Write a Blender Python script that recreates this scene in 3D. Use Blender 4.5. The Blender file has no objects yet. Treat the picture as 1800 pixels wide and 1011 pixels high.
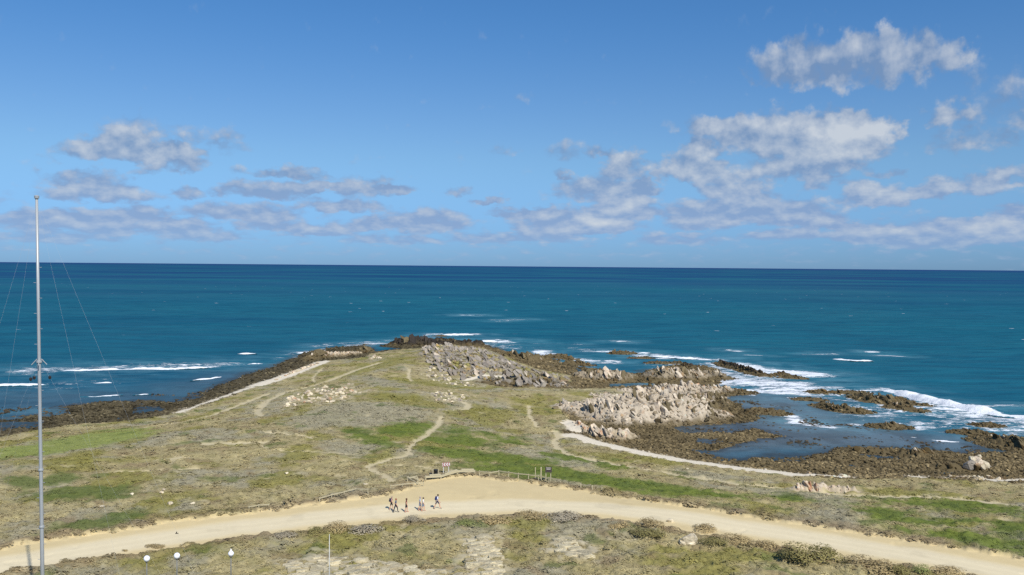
import bpy, bmesh, math, random
import numpy as np
from mathutils import Vector, Matrix, Euler
R = math.radians
SC = bpy.context.scene
COL = SC.collection
random.seed(7)
RNG = np.random.default_rng(7)

# ------------------------------------------------------------------ camera
CAM_Z = 34.0
F = 1559.0                       # focal length in pixels of the 1800 x 1011 photograph
PITCH, ROLL = R(1.38), R(0.48)
FWD = np.array([0, math.cos(PITCH), -math.sin(PITCH)])
R0 = np.array([1.0, 0, 0]); U0 = np.array([0, math.sin(PITCH), math.cos(PITCH)])
RIGHT = math.cos(ROLL) * R0 + math.sin(ROLL) * U0
UP = -math.sin(ROLL) * R0 + math.cos(ROLL) * U0
cd = bpy.data.cameras.new('camera'); cam = bpy.data.objects.new('camera', cd); COL.objects.link(cam)
cd.sensor_fit = 'HORIZONTAL'; cd.angle = 2 * math.atan(900 / F)
cd.clip_start = 0.5; cd.clip_end = 300000
m4 = Matrix.Identity(4)
for i in range(3):
    m4[i][0], m4[i][1], m4[i][2] = RIGHT[i], UP[i], -FWD[i]
m4[2][3] = CAM_Z
cam.matrix_world = m4
SC.camera = cam

def pdir(px, py):
    d = FWD * F + RIGHT * (px - 900) - UP * (py - 505.5)
    return d / np.linalg.norm(d)

def at(px, py, z=0.0):
    """ground point (x, y) on the level z that was surveyed at this picture position"""
    d = pdir(px, py); t = (z - CAM_Z) / d[2]
    return np.array([d[0] * t, d[1] * t])

def at_depth(px, py, y):
    d = pdir(px, py); t = y / d[1]
    return Vector((d[0] * t, y, CAM_Z + d[2] * t))

def lin(r, g, b):
    f = lambda c: (c / 255) / 12.92 if c / 255 <= 0.04045 else ((c / 255 + 0.055) / 1.055) ** 2.4
    return (f(r), f(g), f(b))

# ------------------------------------------------------------------ light
SUN_EL = R(46); SUN_AZ = math.atan2(0.50, -0.87)      # clockwise from +Y
SUN_DIR = Vector((math.sin(SUN_AZ) * math.cos(SUN_EL), math.cos(SUN_AZ) * math.cos(SUN_EL), math.sin(SUN_EL)))
sl = bpy.data.lights.new('sun', 'SUN'); sl.energy = 4.6; sl.angle = R(0.53); sl.color = (1.0, 0.955, 0.88)
so = bpy.data.objects.new('sun', sl); COL.objects.link(so)
so.rotation_euler = (-SUN_DIR).to_track_quat('-Z', 'Y').to_euler(); so.location = (60, -60, 120)

SC.view_settings.view_transform = 'Standard'
try: SC.view_settings.look = 'None'
except Exception: pass
SC.view_settings.exposure = 0.0; SC.view_settings.gamma = 1.0
SC.cycles.use_denoising = False
SC.cycles.max_bounces = 5; SC.cycles.diffuse_bounces = 2; SC.cycles.glossy_bounces = 2
SC.cycles.caustics_reflective = False; SC.cycles.caustics_refractive = False

# ------------------------------------------------------------------ node helpers
class NT:
    def __init__(s, tree): s.t = tree; s.n = tree.nodes; s.l = tree.links
    def node(s, typ, **kw):
        n = s.n.new(typ)
        for k, v in kw.items(): setattr(n, k, v)
        return n
    def put(s, sock, v):
        if v is None: return
        if hasattr(v, 'is_output') or isinstance(v, bpy.types.NodeSocket): s.l.new(v, sock)
        else:
            if isinstance(v, (tuple, list)) and len(v) == 3 and sock.type == 'RGBA': v = (*v, 1.0)
            sock.default_value = v
    def m(s, op, a, b=None, c=None, clamp=False):
        n = s.node('ShaderNodeMath', operation=op); n.use_clamp = clamp
        for i, v in enumerate((a, b, c)): s.put(n.inputs[i], v)
        return n.outputs[0]
    def mix(s, fac, a, b, mode='MIX', clampf=True):
        n = s.node('ShaderNodeMix', data_type='RGBA', blend_type=mode); n.clamp_factor = clampf
        s.put(n.inputs[0], fac); s.put(n.inputs[6], a); s.put(n.inputs[7], b)
        return n.outputs[2]
    def ss(s, v, lo, hi, to0=0.0, to1=1.0):
        n = s.node('ShaderNodeMapRange', interpolation_type='SMOOTHSTEP')
        s.put(n.inputs[0], v); n.inputs[1].default_value = lo; n.inputs[2].default_value = hi
        n.inputs[3].default_value = to0; n.inputs[4].default_value = to1
        return n.outputs[0]
    def noise(s, vec, scale, detail=4, rough=0.55, dist=0.0, color=False, dims='3D'):
        n = s.node('ShaderNodeTexNoise', noise_dimensions=dims)
        s.put(n.inputs['Vector'], vec); n.inputs['Scale'].default_value = scale
        n.inputs['Detail'].default_value = detail; n.inputs['Roughness'].default_value = rough; n.inputs['Distortion'].default_value = dist
        return n.outputs[1 if color else 0]
    def comb(s, x, y, z=0.0):
        n = s.node('ShaderNodeCombineXYZ')
        for i, v in enumerate((x, y, z)): s.put(n.inputs[i], v)
        return n.outputs[0]
    def sep(s, v):
        n = s.node('ShaderNodeSeparateXYZ'); s.put(n.inputs[0], v); return n.outputs
    def attr(s, name, typ='GEOMETRY'):
        n = s.node('ShaderNodeAttribute', attribute_name=name, attribute_type=typ); return n.outputs
    def vscale(s, v, sc):
        n = s.node('ShaderNodeVectorMath', operation='MULTIPLY'); s.put(n.inputs[0], v); n.inputs[1].default_value = sc
        return n.outputs[0]
    def bump(s, h, dist, strength=1.0, normal=None):
        n = s.node('ShaderNodeBump'); n.inputs['Distance'].default_value = dist; n.inputs['Strength'].default_value = strength
        s.put(n.inputs['Height'], h)
        if normal is not None: s.put(n.inputs['Normal'], normal)
        return n.outputs[0]

# ------------------------------------------------------------------ sky with broken cloud
world = bpy.data.worlds.new('World'); SC.world = world; world.use_nodes = True
wt = NT(world.node_tree); wt.n.clear()
SKY = 0.10
def px_ae(px, py):
    d = pdir(px, py); return math.atan2(d[0], d[1]), math.asin(d[2])
# (centre x, centre y, half width, half height, strength, brightness)
CLOUDS = [
    (1500, 98, 168, 52, .85, .26), (1560, 72, 55, 28, .4, .45), (1655, 90, 42, 28, .4, .45), (1400, 108, 70, 45, .3, .15), (1390, 225, 155, 42, 1.15, 1.0),
    (1500, 240, 70, 45, .75, 1.1), (1390, 285, 110, 28, .95, .55), (1240, 212, 80, 18, .4, .1), (1212, 284, 55, 34, 1.2, .9),
    (1100, 280, 42, 30, .8, .6), (1060, 325, 95, 28, .85, .2), (1290, 325, 65, 22, .9, .7), (1310, 365, 150, 26, .95, .3),
    (1095, 362, 60, 22, .9, .8), (1540, 340, 65, 22, 1.0, .9), (1640, 328, 34, 22, .9, .5), (1725, 322, 40, 20, .9, .8),
    (1655, 197, 36, 24, .7, .6), (1700, 245, 75, 24, .6, .15), (1760, 165, 70, 60, .5, .2), (1450, 317, 50, 12, .6, .1),
    (1790, 300, 40, 22, .7, .4), (1560, 302, 36, 10, .6, 0), (1790, 370, 45, 16, .8, .1), (1650, 405, 150, 22, .85, .4),
    (1750, 400, 50, 16, .8, .8), (1010, 385, 110, 26, .85, .35), (920, 373, 70, 12, .7, .1), (1050, 395, 55, 16, .7, .8),
    (1005, 262, 50, 22, .4, 0), (985, 306, 26, 10, .5, 0), (895, 264, 42, 13, .4, 0), (915, 168, 34, 20, .28, .1), (737, 235, 15, 18, .2, 0),
    (225, 255, 95, 26, 1.0, .75), (315, 275, 45, 26, .8, .45), (235, 212, 55, 24, .5, .2), (385, 232, 45, 22, .45, .1), (410, 263, 50, 14, .45, .05),
    (320, 230, 30, 22, .3, .1), (88, 263, 22, 18, .35, 0), (155, 312, 72, 20, .8, .1), (175, 340, 90, 14, .7, .3),
    (505, 302, 80, 13, .8, .1), (470, 333, 90, 16, .8, .1), (645, 325, 62, 20, .85, .25), (600, 358, 75, 14, .85, .1),
    (745, 385, 80, 24, .85, .2), (800, 335, 32, 10, .6, 0), (855, 353, 36, 7, .7, 0), (330, 338, 28, 10, .6, 0), (430, 368, 100, 16, .75, .15),
    (60, 385, 60, 18, .7, .1), (150, 378, 62, 15, .75, .2), (250, 372, 46, 14, .7, .1), (215, 398, 66, 13, .65, .2), (320, 392, 60, 14, .7, .15), (360, 412, 70, 11, .6, .1), (480, 392, 58, 13, .65, .15), (560, 405, 62, 12, .65, .2), (640, 392, 52, 14, .65, .2),
    (110, 415, 90, 11, .55, .05), (690, 420, 80, 10, .55, .1), (1430, 388, 66, 14, .65, .25), (1230, 392, 60, 14, .6, .2), (1370, 412, 70, 10, .55, .1), (1530, 412, 60, 12, .7, .3), (1620, 430, 70, 9, .5, .1), (1200, 420, 80, 11, .5, .1), (960, 415, 70, 12, .6, .15), (850, 418, 60, 11, .55, .1),
    (1230, 250, 20, 14, .3, 0), (1480, 10, 60, 12, .25, .2), (1130, 330, 40, 14, .6, .15), (700, 330, 40, 9, .5, 0), (560, 325, 44, 12, .65, .1), (1490, 398, 26, 8, .5, 0), (1410, 408, 22, 8, .5, .1), (265, 298, 36, 9, .4, 0), (1060, 268, 26, 12, .4, .1),
]
def cloud_group():
    g = bpy.data.node_groups.new('cloud_density', 'ShaderNodeTree')
    g.interface.new_socket('a', in_out='INPUT', socket_type='NodeSocketFloat')
    g.interface.new_socket('e', in_out='INPUT', socket_type='NodeSocketFloat')
    g.interface.new_socket('density', in_out='OUTPUT', socket_type='NodeSocketFloat')
    g.interface.new_socket('bright', in_out='OUTPUT', socket_type='NodeSocketFloat')
    g.interface.new_socket('relief', in_out='OUTPUT', socket_type='NodeSocketFloat')
    t = NT(g); gi = t.node('NodeGroupInput'); go = t.node('NodeGroupOutput')
    a, e = gi.outputs[0], gi.outputs[1]
    ec = t.m('ADD', t.m('MAXIMUM', e, 0.0), 0.06)
    def coords(a_, e_): return t.comb(t.m('MULTIPLY', a_, 9.0), t.m('MULTIPLY', t.m('LOGARITHM', e_, math.e), 2.2), 0.0)
    vec = coords(a, ec)
    fb = t.noise(vec, 4.6, 5, 0.52, 0.0, dims='2D')
    fb2 = t.noise(coords(t.m('ADD', a, t.m('MULTIPLY', ec, 0.035)), t.m('MULTIPLY', ec, 1.065)), 4.6, 4, 0.52, 0.0, dims='2D')
    wn = t.sep(t.noise(vec, 4.5, 4, 0.6, 0.0, color=True, dims='2D'))
    aw = t.m('ADD', a, t.m('MULTIPLY', t.m('SUBTRACT', wn[0], 0.5), t.m('MULTIPLY', ec, 0.26)))
    ew = t.m('ADD', e, t.m('MULTIPLY', t.m('SUBTRACT', wn[1], 0.5), t.m('MULTIPLY', ec, 0.13)))
    tot, br = None, None
    for (cx, cy, w, h, s_, b_) in CLOUDS:
        a0, e0 = px_ae(cx, cy)
        kx, ky = F / (w * 1.25), F / (h * 1.42)
        dx = t.m('MULTIPLY_ADD', aw, kx, -a0 * kx); dy = t.m('MULTIPLY_ADD', ew, ky, -e0 * ky + .25)
        dl = t.m('MAXIMUM', dy, t.m('MULTIPLY', dy, -1.7))
        v = t.m('SUBTRACT', 1.0, t.m('MULTIPLY_ADD', dx, dx, t.m('MULTIPLY', dl, dl)), clamp=True)
        tot = t.m('MULTIPLY', v, s_) if tot is None else t.m('MULTIPLY_ADD', v, s_, tot)
        if b_ > 0:
            vb = t.m('MULTIPLY', v, t.m('MULTIPLY_ADD', dy, .75 * b_, .62 * b_)); br = vb if br is None else t.m('ADD', vb, br)
    # everywhere else: the same broken cloud, thickest low over the horizon
    rp = t.node('ShaderNodeValToRGB'); cr = rp.color_ramp
    t.put(rp.inputs[0], e)
    pts = [(0.0, .10), (.006, .27), (.012, .31), (.03, .31), (.055, .24), (.085, .12), (.14, .04), (.3, .04), (.7, .12)]
    cr.elements[0].position, cr.elements[0].color = 0.0, (pts[0][1],) * 3 + (1,)
    cr.elements[1].position, cr.elements[1].color = pts[-1][0], (pts[-1][1],) * 3 + (1,)
    for p_, v_ in pts[1:-1]:
        el = cr.elements.new(p_); el.color = (v_, v_, v_, 1)
    base = t.m('ADD', t.m('MULTIPLY', t.m('MINIMUM', tot, 1.0), 0.95), rp.outputs[0])
    dens = t.m('ADD', base, t.m('MULTIPLY', t.m('SUBTRACT', fb, 0.5), 1.15))
    t.l.new(t.ss(dens, 0.22, 0.80), go.inputs[0]); t.l.new(br, go.inputs[1])
    t.l.new(t.m('SUBTRACT', fb, fb2), go.inputs[2])
    return g
cg = cloud_group()
world.cycles.sampling_method = 'MANUAL'; world.cycles.sample_map_resolution = 256
tc = wt.node('ShaderNodeTexCoord')
sky = wt.node('ShaderNodeTexSky', sky_type='NISHITA'); sky.sun_disc = False
sky.sun_elevation = SUN_EL; sky.sun_rotation = SUN_AZ; sky.altitude = 0; sky.air_density = 1.0; sky.dust_density = 0.3; sky.ozone_density = 1.0
dx, dy, dz = wt.sep(tc.outputs['Generated'])
az = wt.m('ARCTAN2', dx, dy); elv = wt.m('ARCSINE', dz)
cn = wt.node('ShaderNodeGroup'); cn.node_tree = cg; wt.put(cn.inputs[0], az); wt.put(cn.inputs[1], elv)
c0 = cn.outputs
litf = wt.m('ADD', wt.m('MULTIPLY', c0[2], wt.ss(elv, 0.015, 0.13, 1.1, 1.4)), wt.m('MULTIPLY_ADD', c0[1], 0.66, 0.06), clamp=True)
def sk(c): return tuple(v / SKY for v in lin(*c))
cbase = wt.mix(wt.ss(elv, 0.02, 0.16), sk((140, 165, 204)), sk((120, 147, 184)))
ccol = wt.mix(litf, cbase, sk((208, 213, 219)))
tint = wt.mix(wt.ss(elv, 0.0, 0.13), (0.27, 0.54, 1.18, 1), wt.mix(wt.ss(elv, 0.13, 0.30), (0.49, 0.74, 1.04, 1), (0.37, 0.73, 1.10, 1)))
skyc = wt.mix(1.0, sky.outputs[0], tint, 'MULTIPLY')
low = wt.ss(elv, 0.0, 0.05)                                   # clouds sink into the pale air over the horizon
alpha = wt.m('MULTIPLY', wt.m('MULTIPLY', c0[0], 0.88), wt.m('MULTIPLY_ADD', low, 0.45, 0.50))
alpha = wt.m('MULTIPLY', alpha, wt.m('GREATER_THAN', elv, 0.0))
fin = wt.mix(alpha, skyc, ccol)
bg = wt.node('ShaderNodeBackground'); wt.put(bg.inputs[0], fin); bg.inputs[1].default_value = SKY
wo = wt.node('ShaderNodeOutputWorld'); wt.l.new(bg.outputs[0], wo.inputs[0])

# ------------------------------------------------------------------ numpy noise and distance fields
_ga = np.random.default_rng(3).random(65536).astype(np.float32) * 6.2831853
_GC, _GS = np.cos(_ga) * 1.5, np.sin(_ga) * 1.5
def pn(x, y, seed=0):
    """gradient noise from a table of directions"""
    ix, iy = np.floor(x), np.floor(y); fx, fy = (x - ix).astype(np.float32), (y - iy).astype(np.float32)
    ix = ix.astype(np.int32) + seed * 37; iy = iy.astype(np.int32) + seed * 91
    u, v = fx * fx * fx * (fx * (fx * 6 - 15) + 10), fy * fy * fy * (fy * (fy * 6 - 15) + 10)
    x0, x1, y0, y1 = ix & 255, (ix + 1) & 255, (iy & 255) << 8, ((iy + 1) & 255) << 8
    def g(k, dx, dy): return _GC[k] * (fx - dx) + _GS[k] * (fy - dy)
    a = g(x0 | y0, 0, 0); a += u * (g(x1 | y0, 1, 0) - a); b = g(x0 | y1, 0, 1); b += u * (g(x1 | y1, 1, 1) - b)
    return a + v * (b - a)
def fbm(x, y, s, o=3, seed=0, gain=0.5):
    x, y = x / s, y / s; t = 0; a = 1; tot = 0
    for i in range(o):
        t = t + a * pn(x + 17.3 * i, y - 9.1 * i, seed + i); tot += a; a *= gain; x, y = x * 2.03, y * 2.03
    return t / tot
def sstep(lo, hi, v):
    t = np.clip((v - lo) / (hi - lo), 0, 1); return t * t * (3 - 2 * t)
def seg_dist(x, y, a, b):
    d = b - a; L = max(float(d @ d), 1e-9)
    t = np.clip(((x - a[0]) * d[0] + (y - a[1]) * d[1]) / L, 0, 1)
    return np.hypot(x - a[0] - t * d[0], y - a[1] - t * d[1]), t
def sdf(x, y, poly, far=60.0):
    """signed distance to a closed polygon, positive inside; clipped to -far well outside"""
    P = np.asarray(poly, float); shape = x.shape; x = x.ravel(); y = y.ravel()
    out = np.full(x.shape, -far)
    lo, hi = P.min(0) - far, P.max(0) + far
    k = np.nonzero((x > lo[0]) & (x < hi[0]) & (y > lo[1]) & (y < hi[1]))[0]
    if len(k) == 0: return out.reshape(shape)
    X, Y = x[k], y[k]; dmin = np.full(len(k), 1e9); ins = np.zeros(len(k), bool)
    for i in range(len(P)):
        a, b = P[i], P[(i + 1) % len(P)]
        d, _ = seg_dist(X, Y, a, b); dmin = np.minimum(dmin, d)
        c = ((a[1] > Y) != (b[1] > Y))
        xi = a[0] + (Y - a[1]) * (b[0] - a[0]) / (b[1] - a[1] + 1e-12)
        ins ^= c & (X < xi)
    out[k] = np.where(ins, dmin, -dmin)
    return out.reshape(shape)
def ldist(x, y, line, far=60.0):
    """distance to a polyline and the fraction along it"""
    P = np.asarray(line, float); shape = x.shape; x = x.ravel(); y = y.ravel()
    out = np.full(x.shape, far); tt = np.zeros(x.shape)
    lo, hi = P.min(0) - far, P.max(0) + far
    k = np.nonzero((x > lo[0]) & (x < hi[0]) & (y > lo[1]) & (y < hi[1]))[0]
    if len(k) == 0: return out.reshape(shape), tt.reshape(shape)
    X, Y = x[k], y[k]; dm = np.full(len(k), 1e9); tm = np.zeros(len(k))
    for i in range(len(P) - 1):
        d, t = seg_dist(X, Y, P[i], P[i + 1]); b = d < dm
        dm = np.where(b, d, dm); tm = np.where(b, i + t, tm)
    out[k] = dm; tt[k] = tm
    return out.reshape(shape), tt.reshape(shape)
def W(pts, z): return [at(px, py, z) for px, py in pts]

# ------------------------------------------------------------------ plan of the place (survey points)
LAND = W([(0, 769), (60, 757), (130, 747), (230, 740), (300, 729), (350, 717), (400, 699), (440, 684), (480, 670), (525, 655), (565, 640), (578, 634),
          (640, 629), (652, 622), (690, 616), (740, 612), (800, 608), (850, 612), (890, 628), (940, 648), (1000, 660), (1005, 674), (930, 673), (875, 672),
          (830, 672), (880, 681), (960, 683), (1010, 684), (1080, 683), (1108, 692), (1100, 700), (1040, 706), (995, 713), (985, 722), (1000, 740), (1003, 752),
          (985, 757), (1005, 770), (1060, 784), (1130, 800), (1210, 814), (1300, 826), (1400, 837), (1500, 845), (1600, 841), (1700, 846), (1800, 851)], 1.3)
LAND += [np.array(p) for p in ((112, 128), (180, 112), (220, 30), (-220, 30), (-190, 110), (-125, 137))]
REEFS = [W(p, 0.2) for p in (
    [(-60, 752), (0, 737), (60, 727), (110, 713), (160, 708), (230, 701), (290, 706), (330, 700), (360, 682), (390, 668), (420, 659), (450, 651), (490, 636), (535, 618),
     (560, 614), (600, 608), (650, 604), (660, 625), (600, 640), (520, 665), (420, 700), (320, 735), (150, 755), (0, 780), (-60, 790)],
    [(990, 770), (1040, 735), (1110, 738), (1230, 732), (1285, 742), (1370, 762), (1398, 766), (1330, 776), (1262, 796), (1300, 806), (1400, 794), (1480, 788), (1545, 786), (1600, 790),
     (1680, 792), (1735, 780), (1765, 768), (1860, 770), (1900, 880), (1600, 860), (1300, 838), (1100, 805)],
    [(885, 618), (960, 626), (1010, 642), (1115, 655), (1240, 655), (1275, 668), (1280, 690), (1290, 735), (1230, 748), (1100, 765), (990, 760), (975, 705), (880, 690), (830, 660)],
    [(688, 618), (700, 600), (760, 602), (850, 604), (890, 615), (900, 640), (740, 625)],
    [(1195, 640), (1240, 640), (1275, 655), (1285, 668), (1240, 672), (1150, 668), (1120, 650)],
    [(1296, 716), (1372, 716), (1374, 728), (1300, 736)],
)]
POOLS = [W(p, 0.0) for p in (
    [(-20, 745), (20, 742), (68, 742), (60, 752), (20, 758), (-20, 762)], [(232, 716), (292, 714), (290, 723), (240, 725)], [(75, 722), (135, 724), (95, 733), (70, 735)],
    [(1180, 752), (1290, 735), (1330, 750), (1290, 763), (1200, 763)], [(1015, 648), (1022, 650), (1016, 672), (1002, 672)], [(1075, 671), (1150, 672), (1150, 678), (1070, 680)],
    [(1250, 798), (1290, 786), (1340, 772), (1420, 770), (1400, 785), (1320, 798), (1280, 806)], [(1510, 800), (1560, 795), (1650, 800), (1600, 806), (1530, 806)], [(1725, 785), (1780, 786), (1770, 796), (1725, 797)],
    [(1225, 770), (1262, 772), (1258, 778), (1230, 778)],
)]
# ridges of rock: name, label, kind of stone, slab count factor, [(x, base y, height in px), ...]
CR = [
    ('crag', 'long pale jagged front ridge of the shore crags above the brown tidal flat', 'pale', 1.3, [(992, 727, 18), (1040, 736, 25), (1090, 745, 30), (1140, 744, 32), (1190, 740, 28), (1250, 738, 20), (1276, 736, 10)]),
    ('crag', 'pale pinkish middle ridge behind the front ridge of the shore crags', 'pale', 1.2, [(1040, 717, 10), (1080, 714, 16), (1130, 716, 20), (1180, 715, 20), (1230, 714, 18), (1270, 710, 14)]),
    ('crag', 'broad cream and brown back ridge of the shore crags beside the surf', 'pale', 1.2, [(1105, 697, 8), (1150, 696, 20), (1200, 694, 24), (1240, 694, 19), (1276, 690, 12), (1295, 690, 6)]),
    ('crag', 'brown jagged seaward end of the shore crags pointing into the bay', 'brown', 1.0, [(1235, 728, 18), (1280, 728, 14), (1272, 712, 14)]),
    ('crag', 'orange stained white block of rock at the head of the white beach', 'orange', 1.0, [(1012, 757, 10), (1050, 772, 20), (1090, 777, 24), (1108, 774, 16)]),
    ('crag', 'brown ridge with white streaked slabs between two dark pools', 'brownpale', 1.0, [(1022, 668, 18), (1050, 670, 22), (1085, 670, 20), (1112, 668, 12)]),
    ('crag', 'tall pale topped outcrop with leaning spikes beside the white water', 'brownpale', 1.0, [(1142, 665, 14), (1165, 668, 25), (1190, 668, 22), (1230, 667, 18), (1243, 665, 8)]),
    ('crag', 'small grey pointed outcrop touching the sheet of white surf', 'brownpale', 0.9, [(1238, 661, 12), (1256, 663, 14), (1274, 665, 8)]),
    ('crag', 'low brown hump lying before the tall pale topped outcrop', 'brown', 0.9, [(1121, 669, 7), (1150, 671, 10)]),
    ('sea_rock', 'long dark rock lying slantwise in foam beyond the outcrops', 'dark', 1.1, [(1266, 638, 6), (1285, 645, 10), (1310, 652, 10), (1330, 657, 8), (1346, 660, 5)]),
    ('crag', 'brown rounded crag at the seaward end of the grey slabs', 'brown', 1.0, [(895, 634, 14), (930, 636, 18), (957, 634, 10)]),
    ('sea_rock', 'low brown rock with a foamy side beyond the rounded crag', 'brown', 0.9, [(963, 627, 6), (985, 629, 10), (1004, 631, 6)]),
    ('sea_rock', 'flat brown rock between the rounded crag and the white streaked ridge', 'brown', 0.9, [(996, 639, 8), (1020, 641, 10), (1036, 642, 4)]),
    ('sea_rock', 'thin brown rock washed by a white band of foam far out', 'brown', 0.8, [(1078, 621, 6), (1095, 622, 6), (1112, 621, 4)]),
    ('sea_rock', 'small low rock just inside the far white band of foam', 'brown', 0.8, [(1115, 629, 3), (1138, 629, 4)]),
    ('sea_rock', 'small low rock nearest to the tall pale topped outcrop on its sea side', 'brown', 0.8, [(1145, 637, 3), (1170, 638, 5)]),
    ('sea_rock', 'round dark rock behind the tall pale topped outcrop', 'dark', 0.9, [(1200, 643, 7), (1215, 646, 9), (1228, 646, 5)]),
    ('sea_rock', 'tiny dark rock left of the round dark rock', 'dark', 0.8, [(1188, 637, 4), (1197, 638, 4)]),
    ('sea_rock', 'black rock mass at the very tip of the headland', 'dark', 1.1, [(698, 608, 15), (715, 609, 20), (740, 608, 15), (768, 609, 14), (790, 608, 9)]),
    ('sea_rock', 'thin black outer ridge beyond the tip of the headland', 'dark', 0.9, [(738, 600, 8), (775, 601, 9), (800, 600, 6)]),
    ('sea_rock', 'black rock between the tip and the small outermost peak', 'dark', 0.9, [(792, 606, 10), (822, 607, 12)]),
    ('sea_rock', 'small black peak at the seaward end of the tip rocks', 'dark', 0.9, [(833, 607, 8), (843, 608, 13)]),
    ('sea_rock', 'black rock with a burst of foam out beyond the tip', 'dark', 0.8, [(770, 590, 3), (778, 590, 4)]),
    ('crag', 'square brown block standing over the narrow inlet', 'brown', 0.9, [(634, 621, 8), (648, 621, 16)]),
    ('crag', 'orange and cream rocks lining the little promontory', 'orange', 1.0, [(570, 630, 9), (600, 627, 10), (632, 624, 8)]),
    ('crag', 'two brown humps of rock where the dark shore belt ends', 'brown', 1.0, [(538, 634, 11), (556, 633, 14), (575, 627, 12)]),
    ('sea_rock', 'broad brown rock in front of the long breaker', 'brown', 1.0, [(1507, 697, 8), (1535, 706, 14), (1565, 709, 14), (1584, 704, 8)]),
    ('sea_rock', 'ragged brown rock at the end of the broad one by the long breaker', 'brown', 1.0, [(1567, 715, 8), (1585, 717, 10), (1612, 721, 5)]),
    ('sea_rock', 'small dark rock almost under the long breaker', 'dark', 0.8, [(1602, 710, 4), (1624, 712, 5)]),
    ('sea_rock', 'long brown rock shoreward of the broad rock', 'brown', 1.0, [(1442, 712, 6), (1470, 720, 12), (1500, 725, 12), (1518, 724, 6)]),
    ('sea_rock', 'low brown rock alone in the bay with foam on both sides', 'brown', 0.9, [(1546, 749, 6), (1562, 751, 10), (1580, 750, 6)]),
    ('sea_rock', 'single round dark rock in thin foam', 'dark', 0.9, [(1431, 688, 6), (1444, 689, 6)]),
    ('sea_rock', 'line of small brown rocks leading to the broad rock', 'brown', 0.8, [(1466, 689, 4), (1497, 690, 5), (1515, 690, 3)]),
    ('sea_rock', 'low brown rock at the end of the long shoreward rock', 'brown', 0.8, [(1406, 701, 4), (1437, 703, 5)]),
    ('sea_rock', 'dark rock caught in a burst of spray', 'dark', 0.9, [(1367, 658, 6), (1378, 659, 9)]),
    ('sea_rock', 'small dark rock just shoreward of the burst of spray', 'dark', 0.8, [(1386, 663, 4), (1404, 664, 4)]),
    ('sea_rock', 'brown low rock in the streaky foam near the right edge', 'brown', 0.9, [(1692, 760, 6), (1725, 763, 8)]),
    ('sea_rock', 'small brown rock in streaky foam above the low one', 'brown', 0.8, [(1727, 747, 5), (1741, 747, 5)]),
    ('sea_rock', 'small brown ledge in the shallow bay below the brown crag end', 'brown', 0.9, [(1318, 724, 5), (1345, 725, 8), (1368, 727, 6)]),
    ('sea_rock', 'small brown knob in the shallow bay beside the brown crag end', 'brown', 0.9, [(1297, 732, 6), (1310, 733, 8)]),
    ('crag', 'heap of brown rocks on the tidal flat at the right edge', 'brown', 1.0, [(1738, 775, 10), (1770, 785, 16), (1800, 790, 24), (1830, 792, 24)]),
    ('crag', 'dark brown hump on the tidal flat beside the great boulder', 'brown', 0.9, [(1652, 822, 8), (1675, 824, 12)]),
    ('crag', 'brown knobbly ledge in the pool of the tidal flat', 'brown', 0.9, [(1494, 792, 8), (1520, 793, 10), (1552, 796, 8)]),
    ('crag', 'second brown knobbly ledge nearer the great boulder', 'brown', 0.9, [(1590, 800, 8), (1612, 803, 14), (1640, 800, 8)]),
    ('boulder', 'great white and orange boulder standing on the brown tidal flat', 'orange', 0.7, [(1700, 822, 4), (1715, 823, 5), (1735, 822, 4)]),
    ('crag', 'row of orange and white rocks at the edge of the scrub', 'orange', 0.9, [(1402, 857, 15), (1420, 857, 16), (1450, 855, 13), (1475, 857, 12), (1494, 857, 15)]),
    ('crag', 'pale rocks along the beach above the row of orange rocks', 'orange', 0.7, [(1408, 833, 5), (1435, 835, 6), (1485, 836, 8)]),
    ('crag', 'pale stone spine on the grass at the edge of the shore crags', 'pale', 0.8, [(1045, 692, 4), (1075, 692, 5)]),
]
CRW = []                                   # world ridges: (points, heights, half width, stone)
for nm, lb, st, nf, pts in CR:
    P, H = [], []
    for (px, py, h) in pts:
        p = at(px, py, 2.5 if 'scrub' in lb else 1.4 if 'along the beach' in lb else 2.2 if 'stone spine' in lb else 0.3); d = np.hypot(*p); hm = h * d / F * 1.05
        P.append(p); H.append(hm)
    P = np.array(P); H = np.array(H); w = max(1.3, 0.62 * H.max())
    P = P + (P / np.linalg.norm(P, axis=1)[:, None]) * w * 0.9
    CRW.append((P, H, w, st))
SLABS = W([(745, 616), (800, 611), (850, 615), (892, 632), (940, 650), (998, 662), (1000, 674), (930, 674), (880, 668), (830, 664), (780, 652), (745, 640), (735, 628)], 2.4)

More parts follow.
